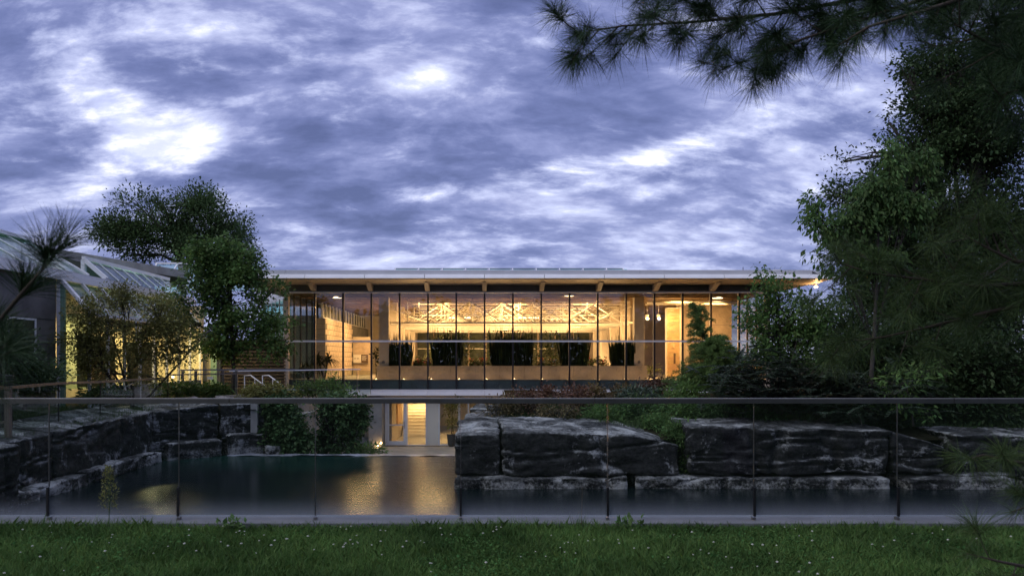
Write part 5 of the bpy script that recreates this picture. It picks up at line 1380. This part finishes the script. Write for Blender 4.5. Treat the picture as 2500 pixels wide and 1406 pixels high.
# ------------------------------------------------------------------ pines close to the viewpoint
def needles(tips, dirs, per, ln, w_, spreadk=1.0):
    n = len(tips) * per
    p = np.repeat(tips, per, 0); d = np.repeat(unit(dirs), per, 0)
    ax = unit(rdirs(n) * spreadk + d * .75)
    pos = p - d * (RNG.random(n)[:, None] * .05)
    L = ln * (.7 + .5 * RNG.random(n))
    side = unit(np.cross(ax, rdirs(n))) * (w_ / 2)
    mid_ = pos + ax * (L * .5)[:, None] + np.array([0, 0, -.02]) * L[:, None]; tip = pos + ax * L[:, None] + np.array([0, 0, -.14]) * L[:, None]
    return np.stack([pos - side * .8, mid_ - side, tip, mid_ + side, pos + side * .8], axis=1)
def bough(parent, name, pts, r0, twigs, per, ln, w_, nmat, tlen, seed, updown=.35, label=None, dens=1.0, fwd=.8, bark='bark_pine', spreadk=1.0):
    """pts: world points tip first ... base last"""
    random.seed(seed); pts = [Vector(p) for p in pts][::-1]
    mb = MB(); n = len(pts)
    mb.tube(pts, [r0 * (1 - .85 * i / (n - 1)) for i in range(n)], 8)
    tot = [0]
    for a, b in zip(pts[:-1], pts[1:]): tot.append(tot[-1] + (b - a).length)
    def at(s):
        s *= tot[-1]
        for i in range(n - 1):
            if s <= tot[i + 1] + 1e-9:
                f_ = (s - tot[i]) / max(1e-9, tot[i + 1] - tot[i]); return pts[i].lerp(pts[i + 1], f_), (pts[i + 1] - pts[i]).normalized()
        return pts[-1], (pts[-1] - pts[-2]).normalized()
    tips, dirs = [], []
    tips.append(at(1)[0]); dirs.append(at(1)[1])
    for i in range(twigs):
        s = 1 - (i + .6) / twigs * .93; p, d = at(s)
        a = random.uniform(0, 2 * PI); perp = d.cross(Vector((0, 0, 1))).normalized(); upv = perp.cross(d)
        sd_ = perp * math.cos(a) * .9 + upv * math.sin(a) * .9
        td = (d * fwd + sd_ + Vector((0, 0, random.uniform(-updown, updown)))).normalized(); L = tlen * random.uniform(.45, 1.15)
        q = p + td * L; m_ = p.lerp(q, .5) + Vector((0, 0, -.03 * L)); mb.tube([p, m_, q], [r0 * .26, r0 * .17, r0 * .10], 5, cap=False)
        tips.append(q); dirs.append((q - m_).normalized())
        for k in range(random.choice((1, 2, 2, 3))):
            s2 = random.uniform(.35, .85); p2 = p.lerp(q, s2)
            t2 = (td * .8 + Vector((random.gauss(0, .6), random.gauss(0, .6), random.gauss(0, .5)))).normalized(); q2 = p2 + t2 * L * random.uniform(.25, .5)
            mb.tube([p2, q2], [r0 * .14, r0 * .08], 4, cap=False); tips.append(q2); dirs.append(t2)
    br = mb.build(name, bark, parent, smooth=True)
    if label: br['label'] = label
    V = needles(np.array([tuple(t) for t in tips]), np.array([tuple(d) for d in dirs]), per, ln, w_, spreadk)
    nd = link('needles', np_mesh('needles', V.reshape(-1, 3), 5, len(V)), nmat, br)
    return br
Yp = 3.2
pr = thing('pine_tree', 'pine leaning in from the right with long needled boughs across the top corner', 'tree', (3.3, 3.6, -.05))
MB().tube([(3.3, 3.6, -.1), (3.25, 3.6, 1.2), (3.3, 3.65, 2.6), (3.25, 3.6, 4.6)], [.17, .15, .13, .09], 14).build('trunk', 'bark_pine', pr, smooth=True)
bough(pr, 'bough', [P(1400, 84, Yp), P(1520, 64, Yp), P(1700, 54, 3.25), P(1900, 34, 3.3), P(2120, -6, 3.4), P(2350, -64, 3.5), (3.26, 3.6, 3.1)], .014, 68, 105, .112, .0014, 'needle', .18, 3)
bough(pr, 'bough', [P(1760, 171, 3.1), P(1850, 136, 3.1), P(1960, 96, 3.15), P(2100, 51, 3.2), P(2260, -4, 3.3), P(2420, -44, 3.4), (3.26, 3.6, 3.0)], .012, 51, 100, .108, .0014, 'needle', .16, 4)
bough(pr, 'bough', [P(1560, -49, 3.4), P(1700, -44, 3.4), P(1900, -54, 3.4), P(2150, -94, 3.5), (3.26, 3.6, 3.3)], .012, 51, 105, .112, .0014, 'needle', .18, 5)
bough(pr, 'bough', [P(2040, 116, 3.0), P(2120, 66, 3.0), P(2260, 26, 3.1), P(2420, -24, 3.2), (3.26, 3.6, 2.9)], .014, 20, 70, .108, .0014, 'needle', .13, 6)
bough(pr, 'bough', [P(2330, 60, 2.9), P(2420, 110, 3.0), P(2520, 120, 3.1), (3.25, 3.6, 2.8)], .016, 28, 90, .13, .0013, 'needle', .26, 7)
bough(pr, 'bough', [P(2440, 250, 2.9), P(2480, 200, 3.0), P(2560, 190, 3.1), (3.25, 3.6, 2.6)], .016, 24, 90, .13, .0013, 'needle', .22, 8)
# lower boughs
bough(pr, 'bough', [P(2040, 640, 3.5), P(2130, 668, 3.5), P(2250, 682, 3.5), P(2390, 700, 3.6), P(2540, 690, 3.6), (3.25, 3.6, 1.7)], .014, 34, 62, .12, .0016, 'needle_olive', .22, 9)
bough(pr, 'bough', [P(2030, 840, 3.6), P(2160, 822, 3.6), P(2260, 800, 3.6), P(2400, 765, 3.6), P(2540, 735, 3.6), (3.25, 3.6, 1.55)], .013, 20, 70, .13, .0016, 'needle_olive', .20, 10)
bough(pr, 'bough', [P(2330, 560, 3.3), P(2400, 600, 3.3), P(2480, 640, 3.3), P(2560, 640, 3.4), (3.25, 3.6, 1.8)], .013, 26, 55, .12, .0016, 'needle_olive', .26, 11)
bough(pr, 'bough', [P(2340, 1125, 3.0), P(2400, 1110, 3.0), P(2470, 1125, 3.0), P(2560, 1140, 3.1), (3.27, 3.6, .9)], .010, 13, 60, .105, .0016, 'needle_olive', .12, 12)
bough(pr, 'bough', [P(2360, 1350, 2.6), P(2440, 1370, 2.6), P(2540, 1390, 2.7), (3.28, 3.6, .45)], .010, 14, 60, .11, .0016, 'needle_olive', .14, 13)
bough(pr, 'bough', [P(2470, 1250, 2.9), P(2520, 1230, 2.9), P(2600, 1220, 3.0), (3.28, 3.6, .7)], .009, 7, 50, .10, .0016, 'needle_olive', .10, 14)
plf = thing('pine_tree', 'pine at the left edge with a blurred tuft of long dark needles', 'tree', (-2.35, 2.4, -.05))
MB().tube([(-2.35, 2.4, -.1), (-2.3, 2.4, 1.2), (-2.35, 2.42, 2.6), (-2.3, 2.4, 4.4)], [.15, .13, .11, .08], 14).build('trunk', 'bark_pine', plf, smooth=True)
bough(plf, 'bough', [P(165, 580, 2.0), P(120, 640, 2.0), P(50, 720, 2.05), P(-40, 830, 2.1), P(-160, 900, 2.2), (-2.3, 2.4, 1.25)], .010, 7, 110, .13, .0014, 'needle', .10, 15, fwd=1.8, spreadk=.62)
bough(plf, 'bough', [P(25, 860, 2.0), P(-40, 880, 2.05), P(-160, 930, 2.2), (-2.3, 2.4, 1.1)], .009, 6, 70, .14, .0014, 'needle', .12, 16, fwd=1.0)
